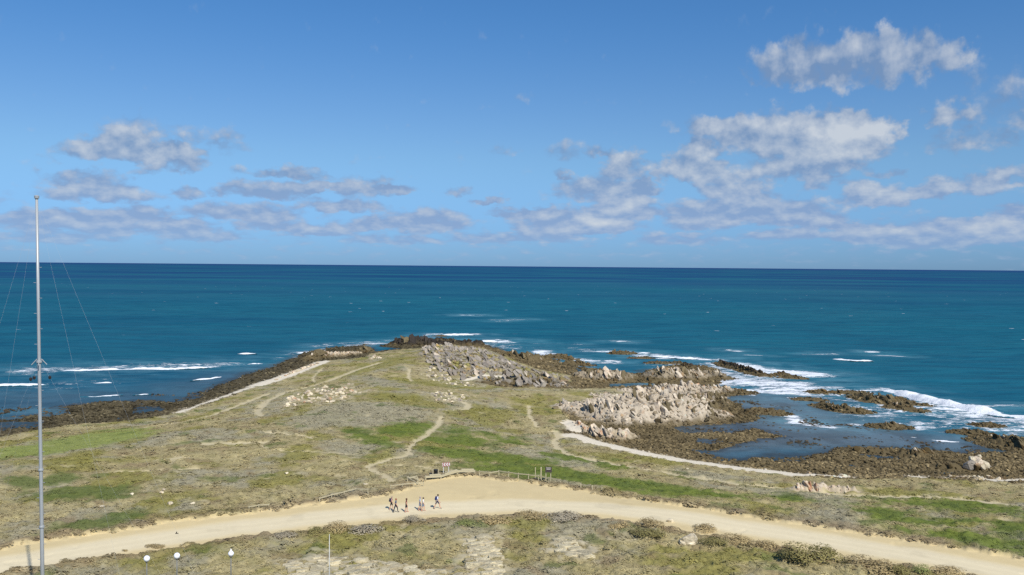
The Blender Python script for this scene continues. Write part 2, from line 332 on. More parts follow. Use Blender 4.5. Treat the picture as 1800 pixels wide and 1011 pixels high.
MASS = W([(1000, 728), (1040, 718), (1080, 706), (1120, 698), (1160, 692), (1215, 688), (1270, 692), (1276, 712), (1268, 735), (1200, 742), (1100, 746), (1030, 740)], 0.8)
def height0(x, y):
    """lie of the land without its small roughness"""
    s = sdf(x, y, LAND, 70.0) + 0.9 * fbm(x, y, 9.0, 3, 3)
    r = np.hypot(x, y)
    land = 1.3 + 2.8 * sstep(-2, 44, s) - 2.8 * sstep(-2, 44, np.zeros(1))[0] + 0.45 * fbm(x, y, 30, 2, 5) * sstep(3, 25, s) + 0.9 * sstep(95, 68, r)
    sh = 1.3 - 1.05 * sstep(0, 9, -s)
    reef = np.full(x.shape, -60.0)
    for p in REEFS: reef = np.maximum(reef, sdf(x, y, p, 40.0))
    reef = sstep(-8, 4, reef + 5.5 * fbm(x, y, 13, 4, 11, .6))
    flat = 0.22 + 0.75 * fbm(x, y, 8.0, 4, 21, 0.6)
    for p in POOLS: flat = flat - 0.85 * sstep(-1.5, 1.5, sdf(x, y, p, 20.0) + 1.6 * fbm(x, y, 4, 2, 23))
    low = -2.6 + (flat + 2.6) * reef
    out = sh * (1 - sstep(5, 11, -s)) + low * sstep(5, 11, -s)
    h = np.where(s > 0, land, out)
    g = sstep(-3, 6, sdf(x, y, SLABS, 30.0)); h = h + g * (1.2 + 0.9 * fbm(x, y, 6, 3, 31))
    ms = sstep(-2.5, 4, sdf(x, y, MASS, 20.0) + 2.0 * fbm(x, y, 4, 2, 33)); h = h + ms * np.clip(1.35 + 0.8 * fbm(x, y, 5, 3, 35) - h, 0, 3)
    for (P, H, w, st) in CRW:
        d, t = ldist(x, y, P, 3 * w + 4)
        k = np.nonzero(d.ravel() < 2.6 * w)[0]
        if len(k) == 0: continue
        dd, tt = d.ravel()[k], t.ravel()[k]
        hh = np.interp(tt, np.arange(len(H)), H)
        X, Y = x.ravel()[k], y.ravel()[k]
        m = 0.74 * hh * np.exp(-(dd / w) ** 2 * 0.9) * (1 + 0.5 * fbm(X, Y, max(1.2, w * 0.7), 3, 41)) - 0.25
        hr = h.ravel(); base = hr[k]; hr[k] = np.maximum(base, np.where(base > 1.0, base + m * 0.8, m + 0.2)); h = hr.reshape(h.shape)
    return h

def on_ground(px, py, z0=4.0, hf=None):
    hf = hf or height0
    z = z0
    for _ in range(4):
        p = at(px, py, z); z = float(hf(np.array([p[0]]), np.array([p[1]]))[0])
    return p
def G(pts, z=3.8): return [at(px, py, z) for px, py in pts]
ROAD_UP = [(-120, 985), (0, 962), (100, 945), (200, 930), (300, 914), (400, 901), (500, 890), (570, 881), (640, 873), (690, 866), (722, 858), (716, 850), (735, 843), (790, 834), (830, 830), (870, 836),
           (920, 839), (950, 845), (1000, 853), (1060, 861), (1150, 875), (1250, 890), (1350, 905), (1450, 920), (1550, 935), (1650, 952), (1800, 978), (1950, 1005)]
ROAD_LO = [(-120, 1025), (0, 1004), (100, 988), (200, 972), (300, 957), (400, 942), (480, 933), (560, 925), (640, 917), (720, 911), (800, 906), (870, 901), (960, 900), (1050, 905), (1100, 911), (1180, 923), (1230, 931),
           (1300, 943), (1380, 957), (1440, 975), (1500, 984), (1560, 987), (1620, 997), (1700, 1008), (1800, 1024), (1950, 1050)]
ROAD = [at(px, py, 4.2) for px, py in ROAD_UP] + [at(px, py, 4.4) for px, py in ROAD_LO[::-1]]
TRACK = [at(*p, 4.3) for p in ((-60, 1000), (200, 953), (400, 922), (560, 905), (640, 897), (760, 887), (900, 883), (1060, 888), (1200, 902), (1400, 932), (1600, 968), (1850, 1015))]
PATHS = [(G(p), w) for p, w in (
    ([(458, 725), (452, 710), (470, 692), (500, 678), (555, 667), (600, 652), (640, 638), (668, 631)], .9),
    ([(690, 850), (676, 838), (655, 828), (645, 821), (665, 816), (692, 808), (722, 800), (718, 787), (728, 775), (742, 765), (757, 752), (772, 738), (776, 726)], 0.58),
    ([(645, 821), (700, 820), (760, 826)], 0.35),
    ([(795, 713), (820, 710), (824, 702), (805, 694), (772, 684)], .7),
    ([(988, 740), (978, 752), (976, 765), (1000, 780), (1050, 791), (1100, 799), (1200, 815), (1300, 828), (1450, 843)], 0.75),
    ([(1450, 846), (1560, 850), (1640, 853), (1700, 858), (1760, 869), (1830, 884)], 1.1),
    ([(930, 697), (932, 714), (945, 730)], 0.5), ([(975, 738), (990, 746)], 1.2),
    ([(560, 640), (570, 634), (550, 650), (552, 660)], .4), ([(720, 645), (718, 655), (725, 662)], .45),
    ([(230, 742), (350, 722), (420, 696), (470, 678)], .7), ([(460, 762), (490, 765), (520, 768), (555, 773)], 0.55), ([(280, 812), (330, 807)], 0.5), ([(355, 783), (460, 781)], 0.9),
    ([(450, 782), (480, 795), (640, 802)], 0.25), ([(190, 835), (350, 826)], 0.25),
)]
BEACH = [(W(p, 1.2), w) for p, w in (
    ([(1008, 766), (1060, 781), (1130, 797), (1210, 810), (1300, 823), (1400, 833)], 2.2), ([(1400, 833), (1490, 838)], 0.9), ([(1740, 842), (1800, 838), (1850, 840)], 2.0), ([(1600, 838), (1700, 838)], .7),
    ([(310, 727), (400, 695), (450, 678)], 1.0), ([(450, 678), (500, 662), (530, 650), (566, 636)], 2.7), ([(818, 670), (850, 669), (882, 670)], 1.6), ([(1095, 696), (1150, 700)], 2.2), ([(1000, 742), (1012, 757)], 1.5),
)]
def blob(px, py, w, h, z=3.6):
    return at(px, py, z), w, h
GREEN = [G(p) for p in (
    [(600, 758), (625, 756), (660, 764), (690, 774), (686, 781), (650, 780), (620, 770)], [(676, 752), (700, 742), (750, 738), (772, 745), (745, 757), (700, 764), (672, 762)],
    [(740, 768), (780, 755), (830, 754), (862, 764), (850, 776), (800, 777), (760, 776)], [(780, 748), (815, 740), (820, 750), (780, 754)], [(840, 748), (890, 752), (925, 765), (880, 765)],
    [(740, 790), (800, 785), (900, 790), (978, 800), (970, 808), (880, 808), (790, 804), (750, 797)], [(806, 822), (850, 812), (960, 811), (1050, 822), (1150, 834), (1250, 850), (1314, 856), (1320, 868), (1250, 870), (1170, 864), (1080, 857), (1000, 846), (930, 836), (870, 829)],
    [(1514, 880), (1540, 877), (1580, 890), (1602, 905), (1590, 916), (1545, 912), (1522, 900)], [(1560, 925), (1640, 928), (1720, 945), (1850, 955), (1850, 985), (1760, 970), (1660, 953)],
    [(1740, 915), (1830, 915), (1850, 950), (1760, 940)], [(1540, 862), (1600, 858), (1700, 866), (1800, 885), (1800, 905), (1740, 892), (1640, 880)], [(960, 782), (1010, 786), (1040, 796), (990, 796)],
    [(1600, 905), (1690, 912), (1680, 925), (1610, 918)], [(1340, 862), (1400, 860), (1440, 868), (1370, 872)], [(1050, 800), (1090, 803), (1080, 808), (1050, 806)],
    [(20, 846), (100, 842), (140, 848), (80, 860), (25, 858)], [(42, 872), (110, 862), (230, 860), (250, 872), (170, 884), (90, 882)], [(95, 930), (140, 920), (250, 908), (270, 915), (200, 928), (110, 936)],
)]
DARKG = 15
LAWN = [G(p) for p in ([(-60, 790), (0, 772), (130, 750), (240, 745), (282, 752), (270, 765), (210, 780), (150, 792), (60, 803), (-60, 812)], [(170, 742), (260, 738), (262, 748), (180, 752)])]
OLIVE = [G(p) for p in ([(690, 655), (800, 655), (850, 665), (800, 675), (690, 672)], [(480, 690), (560, 665), (700, 640), (740, 625), (700, 618), (600, 645)], [(620, 690), (760, 695), (800, 715), (700, 715)], [(820, 700), (920, 705), (900, 725), (810, 722)],
    [(900, 690), (1100, 686), (1060, 700), (990, 708), (940, 702)], [(1000, 800), (1400, 838), (1700, 850), (1800, 856), (1800, 868), (1600, 848), (1300, 834)], [(0, 815), (120, 808), (300, 808), (200, 820), (0, 830)], [(260, 870), (360, 868), (380, 885), (280, 892)], [(500, 960), (620, 955), (640, 975), (520, 990)],
    [(640, 980), (760, 985), (740, 1005), (650, 1000)], [(250, 960), (400, 955), (420, 985), (260, 995)])]
GREY = [G(p) for p in ([(930, 778), (1010, 780), (1060, 796), (1060, 815), (960, 812), (900, 795)], [(1210, 825), (1400, 838), (1520, 856), (1500, 905), (1400, 870), (1300, 850), (1200, 838)], [(590, 705), (760, 712), (770, 730), (700, 750), (520, 760), (480, 740)], [(650, 660), (740, 665), (720, 685), (640, 680)],
    [(60, 795), (210, 780), (290, 768), (300, 780), (150, 800), (60, 808)], [(1600, 880), (1680, 890), (1700, 910), (1620, 905)], [(560, 775), (690, 785), (640, 810), (560, 800)], [(1420, 890), (1510, 905), (1520, 930), (1430, 915)], [(110, 905), (200, 895), (210, 908), (120, 915)])]
STONY = [G(p) for p in ([(485, 712), (500, 690), (550, 675), (640, 672), (645, 690), (580, 712), (540, 708), (500, 716)], [(750, 690), (790, 682), (832, 692), (800, 703), (760, 702)], [(740, 640), (780, 640), (800, 655), (860, 665), (800, 668), (745, 655)])]
LEDGES = [[at(px, py, 4.6) for px, py in p] for p in ([(812, 940), (870, 935), (882, 955), (890, 985), (905, 1015), (815, 1030), (805, 985)], [(965, 938), (1010, 934), (1046, 965), (1050, 985), (1000, 985), (968, 970)], [(480, 985), (560, 965), (640, 975), (760, 995), (900, 1020), (500, 1040)])]

# albedos
C = {k: np.array(lin(*v)) for k, v in dict(tan=(164, 151, 112), tan2=(152, 142, 100), straw=(178, 165, 122), grey=(160, 153, 128), green=(106, 120, 50), dgreen=(94, 108, 56), lawn=(142, 150, 82), olive=(140, 134, 72), brownveg=(138, 120, 92),
     sand=(208, 188, 142), track=(220, 206, 172), path=(196, 182, 146), beach=(222, 210, 186), pale=(186, 172, 150), orange=(186, 170, 142), grock=(146, 137, 122), brown=(108, 95, 68), dark=(58, 52, 44), pebble=(190, 178, 150)).items()}
STONE = {'pale': C['pale'], 'orange': C['orange'], 'brown': C['brown'], 'brownpale': (C['brown'] + C['pale']) / 2, 'dark': C['dark'], 'grey': C['grock']}

def survey(x, y, full=True):
    """masks and albedo of the ground at world positions"""
    h = height0(x, y)
    n1 = fbm(x, y, 5, 4, 51); n2 = fbm(x, y, 1.6, 3, 52); n3 = fbm(x, y, 16, 3, 53); n4 = fbm(x, y, 0.7, 2, 54); n5 = fbm(x, y, 3.0, 3, 57)
    def lay(c, col, m): return c + (col - c) * m[..., None]
    c = np.broadcast_to(C['tan'], x.shape + (3,)).copy()
    c = lay(c, C['grey'], sstep(-0.02, 0.18, n3) * 0.9); c = lay(c, C['straw'], sstep(0.02, 0.25, fbm(x, y, 11, 3, 55)) * 0.85); c = lay(c, C['straw'], sstep(0.1, 0.4, n1) * 0.5); c = lay(c, C['tan2'], sstep(0.0, 0.4, n5) * 0.7)
    c = lay(c, C['olive'], sstep(0.05, 0.25, fbm(x, y, 12, 4, 58)) * 0.8); c = lay(c, C['brownveg'], sstep(0.15, 0.45, fbm(x, y, 4, 3, 59)) * 0.6)
    def region(polys, lo, hi, amp=3.0):
        m = np.full(x.shape, -60.0)
        for p in polys: m = np.maximum(m, sdf(x, y, p, 12.0))
        return sstep(lo, hi, m + amp * n1 + 0.6 * amp * n2)
    mgrey = region(GREY, -1.5, 3, 4); c = lay(c, C['grey'], mgrey * 0.85)
    mol = region(OLIVE, -1.5, 3.0, 4); c = lay(c, C['olive'], mol * 0.75)
    mlawn = region(LAWN, -2, 3.0, 4); c = lay(c, C['lawn'], mlawn * 0.95)
    mg = region(GREEN[:DARKG], -2.6, 1.3, 4.0); c = lay(c, C['green'], mg * 0.92); c = lay(c, C['dgreen'] * 0.85, mg * sstep(.05, .3, n5) * .6)
    mdg = region(GREEN[DARKG:], -2.4, 1.4, 4.0); c = lay(c, C['dgreen'], mdg * 0.85)
    spot = sstep(0.28, 0.42, fbm(x, y, 6, 3, 61)); c = lay(c, C['dgreen'], spot * 0.6)
    c = c * (1 + 0.16 * n2 + 0.10 * n4)[..., None] * np.array([.94, .93, .89])
    green = np.maximum(np.maximum(mg, mdg), mlawn * 0.5)
    # bare ground
    road = sstep(-0.35, 0.35, sdf(x, y, ROAD, 20.0) + 0.8 * n2 + 0.5 * n4 + 0.9 * n1)
    fringe = sstep(-3.2, 0.0, sdf(x, y, ROAD, 20.0) + 1.5 * n2) * (1 - road)
    c = lay(c, C['brownveg'], fringe * 0.75 * (1 - green))
    path = np.zeros(x.shape)
    for p, w in PATHS:
        d, _ = ldist(x, y, p, 8.0); path = np.maximum(path, sstep(0.35, -0.25, d - w + 0.7 * w * n2 + 0.3 * n4))
    scar = sstep(0.33, 0.42, fbm(x, y, 4.5, 4, 66, 0.6) + 0.12 * fbm(x, y, 25, 2, 67)) * (1 - green) * sstep(80, 100, np.hypot(x, y))
    path = np.maximum(path, scar * 0.55)
    beach = np.zeros(x.shape)
    for p, w in BEACH:
        d, _ = ldist(x, y, p, 10.0); beach = np.maximum(beach, sstep(0.6, -0.6, d - w + 1.2 * n2))
    stony = region(STONY, -2, 2, 5) * sstep(-0.1, 0.2, n2)
    ledge = region(LEDGES, -1.2, 1.6, 3.0) * sstep(-0.15, 0.15, n2 + 0.6 * n5)
    s = sdf(x, y, LAND, 70.0) + 0.9 * fbm(x, y, 9.0, 3, 3)
    d, _ = ldist(x, y, TRACK, 12.0); tr = sstep(3.8, 1.6, d + 0.7 * n1)
    c = lay(c, C['path'], path * .88)
    c = lay(c, C['pebble'], np.clip(stony, 0, 1) * 0.6); c = lay(c, C['pebble'] * 0.9, ledge * 0.8)
    rc = C['sand'] * (1 + 0.05 * n1 + 0.04 * n2)[..., None]; rc = rc + (C['track'] - rc) * (tr * 0.85)[..., None]
    rut = np.exp(-((d - 0.85 - .15 * n1) / .28) ** 2) + np.exp(-((d - 2.7 - .3 * n1) / .3) ** 2) * .7; rc = rc * (1 + .055 * rut + .05 * fbm(x, y, 2.2, 4, 68, .65) - .10 * sstep(.18, .4, fbm(x, y, 6, 4, 69, .6)))[..., None]
    c = c + (rc - c) * road[..., None]
    shore = sstep(0.6, -0.6, s)
    bc = C['brown'] * (1 + 0.35 * n2 + 0.3 * n4)[..., None]
    left = sstep(-10, -30, x); bc = bc * (1 - left[..., None] * np.array([0.42, 0.38, 0.32]))
    c = c + (bc - c) * shore[..., None]
    gs = sstep(-1.5, 1.5, sdf(x, y, SLABS, 20.0) + 2 * n1); c = lay(c, C['grock'], gs * sstep(-.12, .12, n5))
    rock = gs.copy()
    ms = sstep(-2, 1.5, sdf(x, y, MASS, 20.0) + 2.0 * n1); mc = C['pale'] * (1 + 0.3 * n2 + 0.2 * n4)[..., None]; mc = mc + (C['brown'] - mc) * (np.maximum(sstep(1.3, 0.4, h + 0.7 * n2), sstep(42, 56, x + 8 * n1)) * 0.9)[..., None]
    c = c + (mc - c) * ms[..., None]; rock = np.maximum(rock, ms)
    for (P, H, w, st) in CRW:
        dd, tt = ldist(x, y, P, 3 * w); m = sstep(1.6 * w, 0.9 * w, dd + 0.4 * w * n2)
        if m.max() <= 0: continue
        wet = sstep(1.3, 0.5, h + 0.6 * n2)
        col = STONE[st] * (1 + 0.25 * n2 + 0.2 * n4)[..., None]; col = col + (C['brown'] * 0.85 - col) * wet[..., None]
        c = c + (col - c) * m[..., None]; rock = np.maximum(rock, m)
    c = lay(c, C['beach'], beach * (1 - 0.0 * rock)); rock = rock * (1 - beach)
    bare = np.clip(road + path + beach + rock + shore + 0.9 * ledge, 0, 1)
    return dict(h=h, c=np.clip(c, 0.01, 0.85), road=road, path=path, beach=beach, rock=rock, shore=shore, bare=bare, green=green, n1=n1, n2=n2, n4=n4, n5=n5, s=s, ledge=ledge, stony=stony, fringe=fringe, gs=gs, lawn=mlawn)

# ------------------------------------------------------------------ mesh helpers
def tag(o, label=None, cat=None, group=None, kind=None):
    for k, v in (('label', label), ('category', cat), ('group', group), ('kind', kind)):
        if v: o[k] = v
    return o
def link(name, me, mat=None, parent=None):
    o = bpy.data.objects.new(name, me); COL.objects.link(o)
    if mat is not None and me is not None and not me.materials: me.materials.append(mat)
    if parent is not None: o.parent = parent
    return o
def empty(name, loc, rz=0.0):
    o = bpy.data.objects.new(name, None); COL.objects.link(o); o.location = loc; o.rotation_euler = (0, 0, rz); o.empty_display_size = 0.2
    return o
def np_mesh(name, V, faces, smooth=True):
    """V (n,3), faces (m,k) of one size k"""
    me = bpy.data.meshes.new(name); V = np.asarray(V, np.float32); faces = np.asarray(faces, np.int32)
    me.vertices.add(len(V)); me.vertices.foreach_set('co', V.ravel())
    m, k = faces.shape
    me.loops.add(m * k); me.loops.foreach_set('vertex_index', faces.ravel())
    me.polygons.add(m); me.polygons.foreach_set('loop_start', np.arange(0, m * k, k, dtype=np.int32)); me.polygons.foreach_set('loop_total', np.full(m, k, np.int32))
    me.polygons.foreach_set('use_smooth', np.full(m, smooth, bool))
    me.update(calc_edges=True)
    return me
def fattr(me, name, arr, typ='FLOAT'):
    a = me.attributes.new(name, typ, 'POINT')
    if typ == 'FLOAT': a.data.foreach_set('value', np.asarray(arr, np.float32).ravel())
    elif typ == 'INT': a.data.foreach_set('value', np.asarray(arr, np.int32).ravel())
    elif typ == 'FLOAT_VECTOR': a.data.foreach_set('vector', np.asarray(arr, np.float32).ravel())
    elif typ == 'FLOAT_COLOR':
        A = np.ones((len(arr), 4), np.float32); A[:, :3] = arr; a.data.foreach_set('color', A.ravel())
def new_mat(name):
    m = bpy.data.materials.new(name); m.use_nodes = True; t = NT(m.node_tree); t.n.clear()
    b = t.node('ShaderNodeBsdfPrincipled'); o = t.node('ShaderNodeOutputMaterial'); t.l.new(b.outputs[0], o.inputs[0])
    b.inputs['Specular IOR Level'].default_value = 0.25
    return m, t, b
def plain(name, col, rough=0.6, metal=0.0, var=0.12, scale=6.0, spec=0.3):
    m, t, b = new_mat(name); tc_ = t.node('ShaderNodeTexCoord')
    n = t.noise(tc_.outputs['Object'], scale, 4, 0.6)
    f = t.m('MULTIPLY_ADD', n, 2 * var, 1 - var)
    mul = t.node('ShaderNodeVectorMath', operation='SCALE'); mul.inputs[0].default_value = col; t.put(mul.inputs['Scale'], f)
    t.l.new(mul.outputs[0], b.inputs['Base Color']); b.inputs['Roughness'].default_value = rough; b.inputs['Metallic'].default_value = metal
    b.inputs['Specular IOR Level'].default_value = spec
    return m
class MB:
    def __init__(s): s.v = []; s.f = []
    def add(s, V, Fs):
        o = len(s.v); s.v += [tuple(v) for v in V]; s.f += [tuple(i + o for i in f) for f in Fs]; return s
    def box(s, c, size, rot=None, taper=1.0):
        hx, hy, hz = size[0] / 2, size[1] / 2, size[2] / 2; V = []
        for z, k in ((-hz, 1), (hz, taper)):
            for x, y in ((-hx, -hy), (hx, -hy), (hx, hy), (-hx, hy)): V.append(Vector((x * k, y * k, z)))
        if rot is not None: V = [rot @ v for v in V]
        V = [v + Vector(c) for v in V]
        return s.add(V, [(3, 2, 1, 0), (4, 5, 6, 7), (0, 1, 5, 4), (1, 2, 6, 5), (2, 3, 7, 6), (3, 0, 4, 7)])
    def tube(s, pts, rad, n=8):
        pts = [Vector(p) for p in pts]; rad = rad if hasattr(rad, '__len__') else [rad] * len(pts); V, Fs = [], []
        for i, p in enumerate(pts):
            d = (pts[min(i + 1, len(pts) - 1)] - pts[max(i - 1, 0)]).normalized()
            a = d.orthogonal().normalized() if abs(d.z) < 0.95 else Vector((1, 0, 0)); a = (a - d * a.dot(d)).normalized(); b = d.cross(a)
            for k in range(n):
                w = 2 * math.pi * k / n; V.append(p + (a * math.cos(w) + b * math.sin(w)) * rad[i])
        for i in range(len(pts) - 1):
            for k in range(n): Fs.append((i * n + k, i * n + (k + 1) % n, (i + 1) * n + (k + 1) % n, (i + 1) * n + k))
        Fs.append(tuple(range(n - 1, -1, -1))); Fs.append(tuple((len(pts) - 1) * n + k for k in range(n)))
        return s.add(V, Fs)
    def lathe(s, prof, c=(0, 0, 0), n=14):
        V, Fs = [], []; c = Vector(c)
        for r_, z in prof:
            for k in range(n):
                w = 2 * math.pi * k / n; V.append(c + Vector((r_ * math.cos(w), r_ * math.sin(w), z)))
        for i in range(len(prof) - 1):
            for k in range(n): Fs.append((i * n + k, i * n + (k + 1) % n, (i + 1) * n + (k + 1) % n, (i + 1) * n + k))
        Fs.append(tuple(range(n - 1, -1, -1))); Fs.append(tuple((len(prof) - 1) * n + k for k in range(n)))
        return s.add(V, Fs)
    def build(s, name, mat, parent=None, smooth=False):
        me = bpy.data.meshes.new(name); me.from_pydata(s.v, [], s.f); me.update()
        if smooth:
            me.polygons.foreach_set('use_smooth', [True] * len(me.polygons))
        return link(name, me, mat, parent)

# ------------------------------------------------------------------ terrain sheet
NA = 860
ANG = np.linspace(R(-37), R(37), NA)
rr = [62.0]
while rr[-1] < 475: rr.append(rr[-1] + 0.27 * max(1.0, rr[-1] / 87) ** 1.25)
rr = np.array(rr); NRR = len(rr)
TX = rr[:, None] * np.sin(ANG)[None, :]; TY = rr[:, None] * np.cos(ANG)[None, :]
S = survey(TX, TY)
veg = 1 - S['bare']
def relief(x, y, S):
    veg = np.clip(1 - S['bare'], 0, 1)
    bush = np.clip(fbm(x, y, 2.4, 3, 71) + 0.15, 0, 1) * 0.55 + np.clip(fbm(x, y, 0.9, 2, 73) + 0.2, 0, 1) * 0.28
    r = np.hypot(x, y)
    h = S['h'] + veg * bush * (1 - 0.45 * S['lawn']) * (0.8 + 0.4 * sstep(140, 90, r))
    h = h + np.clip(S['shore'] + S['rock'], 0, 1) * (1 - S['beach']) * (0.30 * np.abs(fbm(x, y, 2.2, 3, 75)) + 0.22 * S['n4'])
    xs, ys = x * .94 - y * .34, (x * .34 + y * .94) * .42
    h = h + S['rock'] * (1.0 * np.abs(fbm(xs, ys, 2.4, 3, 76, .55)) - 0.25 + 0.25 * (1 - 2 * np.abs(fbm(xs, ys, 1.1, 2, 78)))) * sstep(0.2, 1.2, S['h'])
    led = S['ledge'] * (1 - S['road'])
    h = h + led * (0.25 + 0.18 * np.round(fbm(x, y, 3.0, 2, 77) * 4) / 2)
    return h - 0.10 * S['path'] - 0.18 * S['road'] * sstep(0.4, 1, S['road'])
TZ = relief(TX, TY, S)
def ground_z(x, y):
    x = np.atleast_1d(np.asarray(x, float)); y = np.atleast_1d(np.asarray(y, float))
    r = np.hypot(x, y); a = np.arctan2(x, y)
    fi = np.interp(r, rr, np.arange(NRR)); fj = np.clip((a - ANG[0]) / (ANG[1] - ANG[0]), 0, NA - 1.001)
    i = np.minimum(fi.astype(int), NRR - 2); j = fj.astype(int); u, v = fi - i, fj - j
    return (TZ[i, j] * (1 - u) + TZ[i + 1, j] * u) * (1 - v) + (TZ[i, j + 1] * (1 - u) + TZ[i + 1, j + 1] * u) * v
def stand(px, py, z0=4.0):
    z = z0
    for _ in range(5):
        p = at(px, py, z); z = float(ground_z(p[0], p[1])[0])
    return Vector((p[0], p[1], z))

m_ground, t, b = new_mat('ground')
geo = t.node('ShaderNodeNewGeometry'); pos = geo.outputs['Position']
alb = t.attr('albedo')[0]; rough_a = t.attr('bare')[2]
nf = t.noise(pos, 2.6, 6, 0.68); ng = t.noise(pos, 9.0, 3, 0.6)
f = t.m('MULTIPLY_ADD', t.m('SUBTRACT', nf, 0.5), t.m('MULTIPLY_ADD', rough_a, -0.5, 0.65), 1.0)
g2 = t.m('MULTIPLY_ADD', t.m('SUBTRACT', ng, 0.5), t.m('MULTIPLY_ADD', rough_a, -0.3, 0.42), 1.0)
vm = t.node('ShaderNodeVectorMath', operation='SCALE'); t.put(vm.inputs[0], alb); t.put(vm.inputs['Scale'], t.m('MULTIPLY', f, g2))
t.l.new(vm.outputs[0], b.inputs['Base Color']); b.inputs['Roughness'].default_value = 0.92; b.inputs['Specular IOR Level'].default_value = 0.12
hb = t.m('ADD', t.noise(pos, 3.2, 5, 0.7), t.m('MULTIPLY', t.noise(pos, 11.0, 3, 0.6), 0.4))
bn = t.bump(hb, 0.22, 0.75); bn.node.inputs['Strength'].default_value = 0.7; t.put(bn.node.inputs['Strength'], t.m('MULTIPLY_ADD', rough_a, -0.62, 0.7)); t.l.new(bn, b.inputs['Normal'])

fa = np.arange(NRR * NA).reshape(NRR, NA)
Q = np.stack([fa[:-1, :-1], fa[1:, :-1], fa[1:, 1:], fa[:-1, 1:]], -1)[:, :, ::-1].reshape(-1, 4)
fm = lambda a: a.ravel()[Q].mean(1)
lab = np.zeros(len(Q), int)                                   # 0 ground 1 shore rock 2 beach 3 footpath 4 road
lab[fm(S['path']) > 0.55] = 3; lab[fm(S['shore']) > 0.5] = 1; lab[fm(S['beach']) > 0.5] = 2; lab[fm(S['road']) > 0.5] = 4
keep = TZ.ravel()[Q].max(1) > -1.1
bare_a = np.clip(S['bare'] - 0.55 * S['shore'] - 0.5 * S['rock'], 0, 1).ravel(); AL = S['c'].reshape(-1, 3)
TV = np.stack([TX, TY, TZ], -1).reshape(-1, 3)
for k, nm in enumerate(('ground', 'shore_platform', 'beach', 'footpath', 'road')):
    q = Q[keep & (lab == k)]
    idx, inv = np.unique(q.ravel(), return_inverse=True)
    me = np_mesh(nm, TV[idx], inv.reshape(-1, 4)); fattr(me, 'albedo', AL[idx], 'FLOAT_COLOR'); fattr(me, 'bare', bare_a[idx])
    tag(link(nm, me, m_ground), kind='structure')

# ------------------------------------------------------------------ sea
sr = [100.0]
while sr[-1] < 950: sr.append(sr[-1] * 1.0062)
while sr[-1] < 150000: sr.append(sr[-1] * 1.035)
sr = np.array(sr); SA = np.linspace(R(-44), R(44), 520)
SX = sr[:, None] * np.sin(SA)[None, :]; SY = sr[:, None] * np.cos(SA)[None, :]
near = SX[sr < 520]; neary = SY[sr < 520]; nn = near.shape[0]
hs = np.full(SX.shape, -5.0); hs[:nn] = height0(near, neary)
# foam: (points, half width in picture pixels, strength)
FOAM = [
    ([(60, 651), (200, 646), (300, 644), (390, 641)], 5, .58), ([(0, 676), (200, 674)], 2.5, .35), ([(110, 680), (180, 668)], 5, .25), ([(515, 621), (545, 619), (600, 611), (650, 605), (700, 603)], 1.8, .62), ([(560, 608), (640, 601), (700, 599)], 1.6, .5),
    ([(650, 603), (700, 604)], 2, .8), ([(755, 588), (835, 588)], 1.2, .7), ([(700, 598), (760, 593)], 1.5, .5), ([(825, 601), (875, 600)], 2.6, .9), ([(818, 554), (838, 554)], .9, 1.0), ([(868, 563), (905, 561), (934, 562)], .8, .62), ([(880, 565), (915, 563)], .7, .5),
    ([(945, 604), (1020, 605)], 1.0, .65), ([(890, 608), (950, 612)], 2, .35), ([(950, 618), (965, 624), (1005, 632)], 2.2, .8), ([(1037, 617), (1080, 618), (1145, 622)], 2.2, .75), ([(1140, 626), (1180, 628), (1258, 632)], 2.8, .8), ([(1040, 635), (1075, 636)], 2.5, .7),
    ([(1000, 643), (1040, 645)], 2, .5), ([(1258, 640), (1300, 652), (1350, 664)], 4, .7), ([(1310, 643), (1345, 652), (1420, 658)], 4, 1.0), ([(1240, 672), (1300, 670), (1380, 678), (1420, 686)], 8.5, .85), ([(1230, 648), (1270, 655), (1300, 664)], 4, .7), ([(1280, 684), (1400, 690)], 4, .9),
    ([(1420, 688), (1500, 690), (1545, 686)], 3.5, .7), ([(1440, 697), (1500, 706)], 3.0, .55), ([(1520, 728), (1560, 718), (1640, 722), (1800, 755)], 9, .62), ([(1500, 745), (1550, 748)], 2, .6), ([(1580, 748), (1680, 745), (1800, 762)], 5, .6), ([(1640, 712), (1800, 742)], 6, .8),
    ([(1385, 731), (1405, 743), (1458, 751)], 3.0, .95), ([(1420, 622), (1465, 621)], 1.0, .62), ([(1525, 619), (1541, 619)], .8, .8), ([(1548, 625), (1580, 626)], 1.2, .85), ([(1281, 616), (1297, 617)], .9, .8), ([(1312, 625), (1331, 626)], .9, .7), ([(1085, 600), (1097, 601)], 1.3, .8),
    ([(1720, 715), (1800, 714)], 2.2, .6), ([(1720, 770), (1800, 780)], 4, .5), ([(1010, 612), (1040, 615)], 1.5, .4), ([(30, 727), (80, 724)], 1.3, .35), ([(1130, 640), (1200, 650)], 3, .35), ([(855, 606), (900, 612)], 2, .5), ([(470, 632), (520, 628)], 1.2, .4), ([(1660, 756), (1740, 768)], 4, .5),
]
foam = np.zeros(SX.shape); milk = np.zeros(SX.shape)
wob = fbm(near, neary, 7, 3, 81)
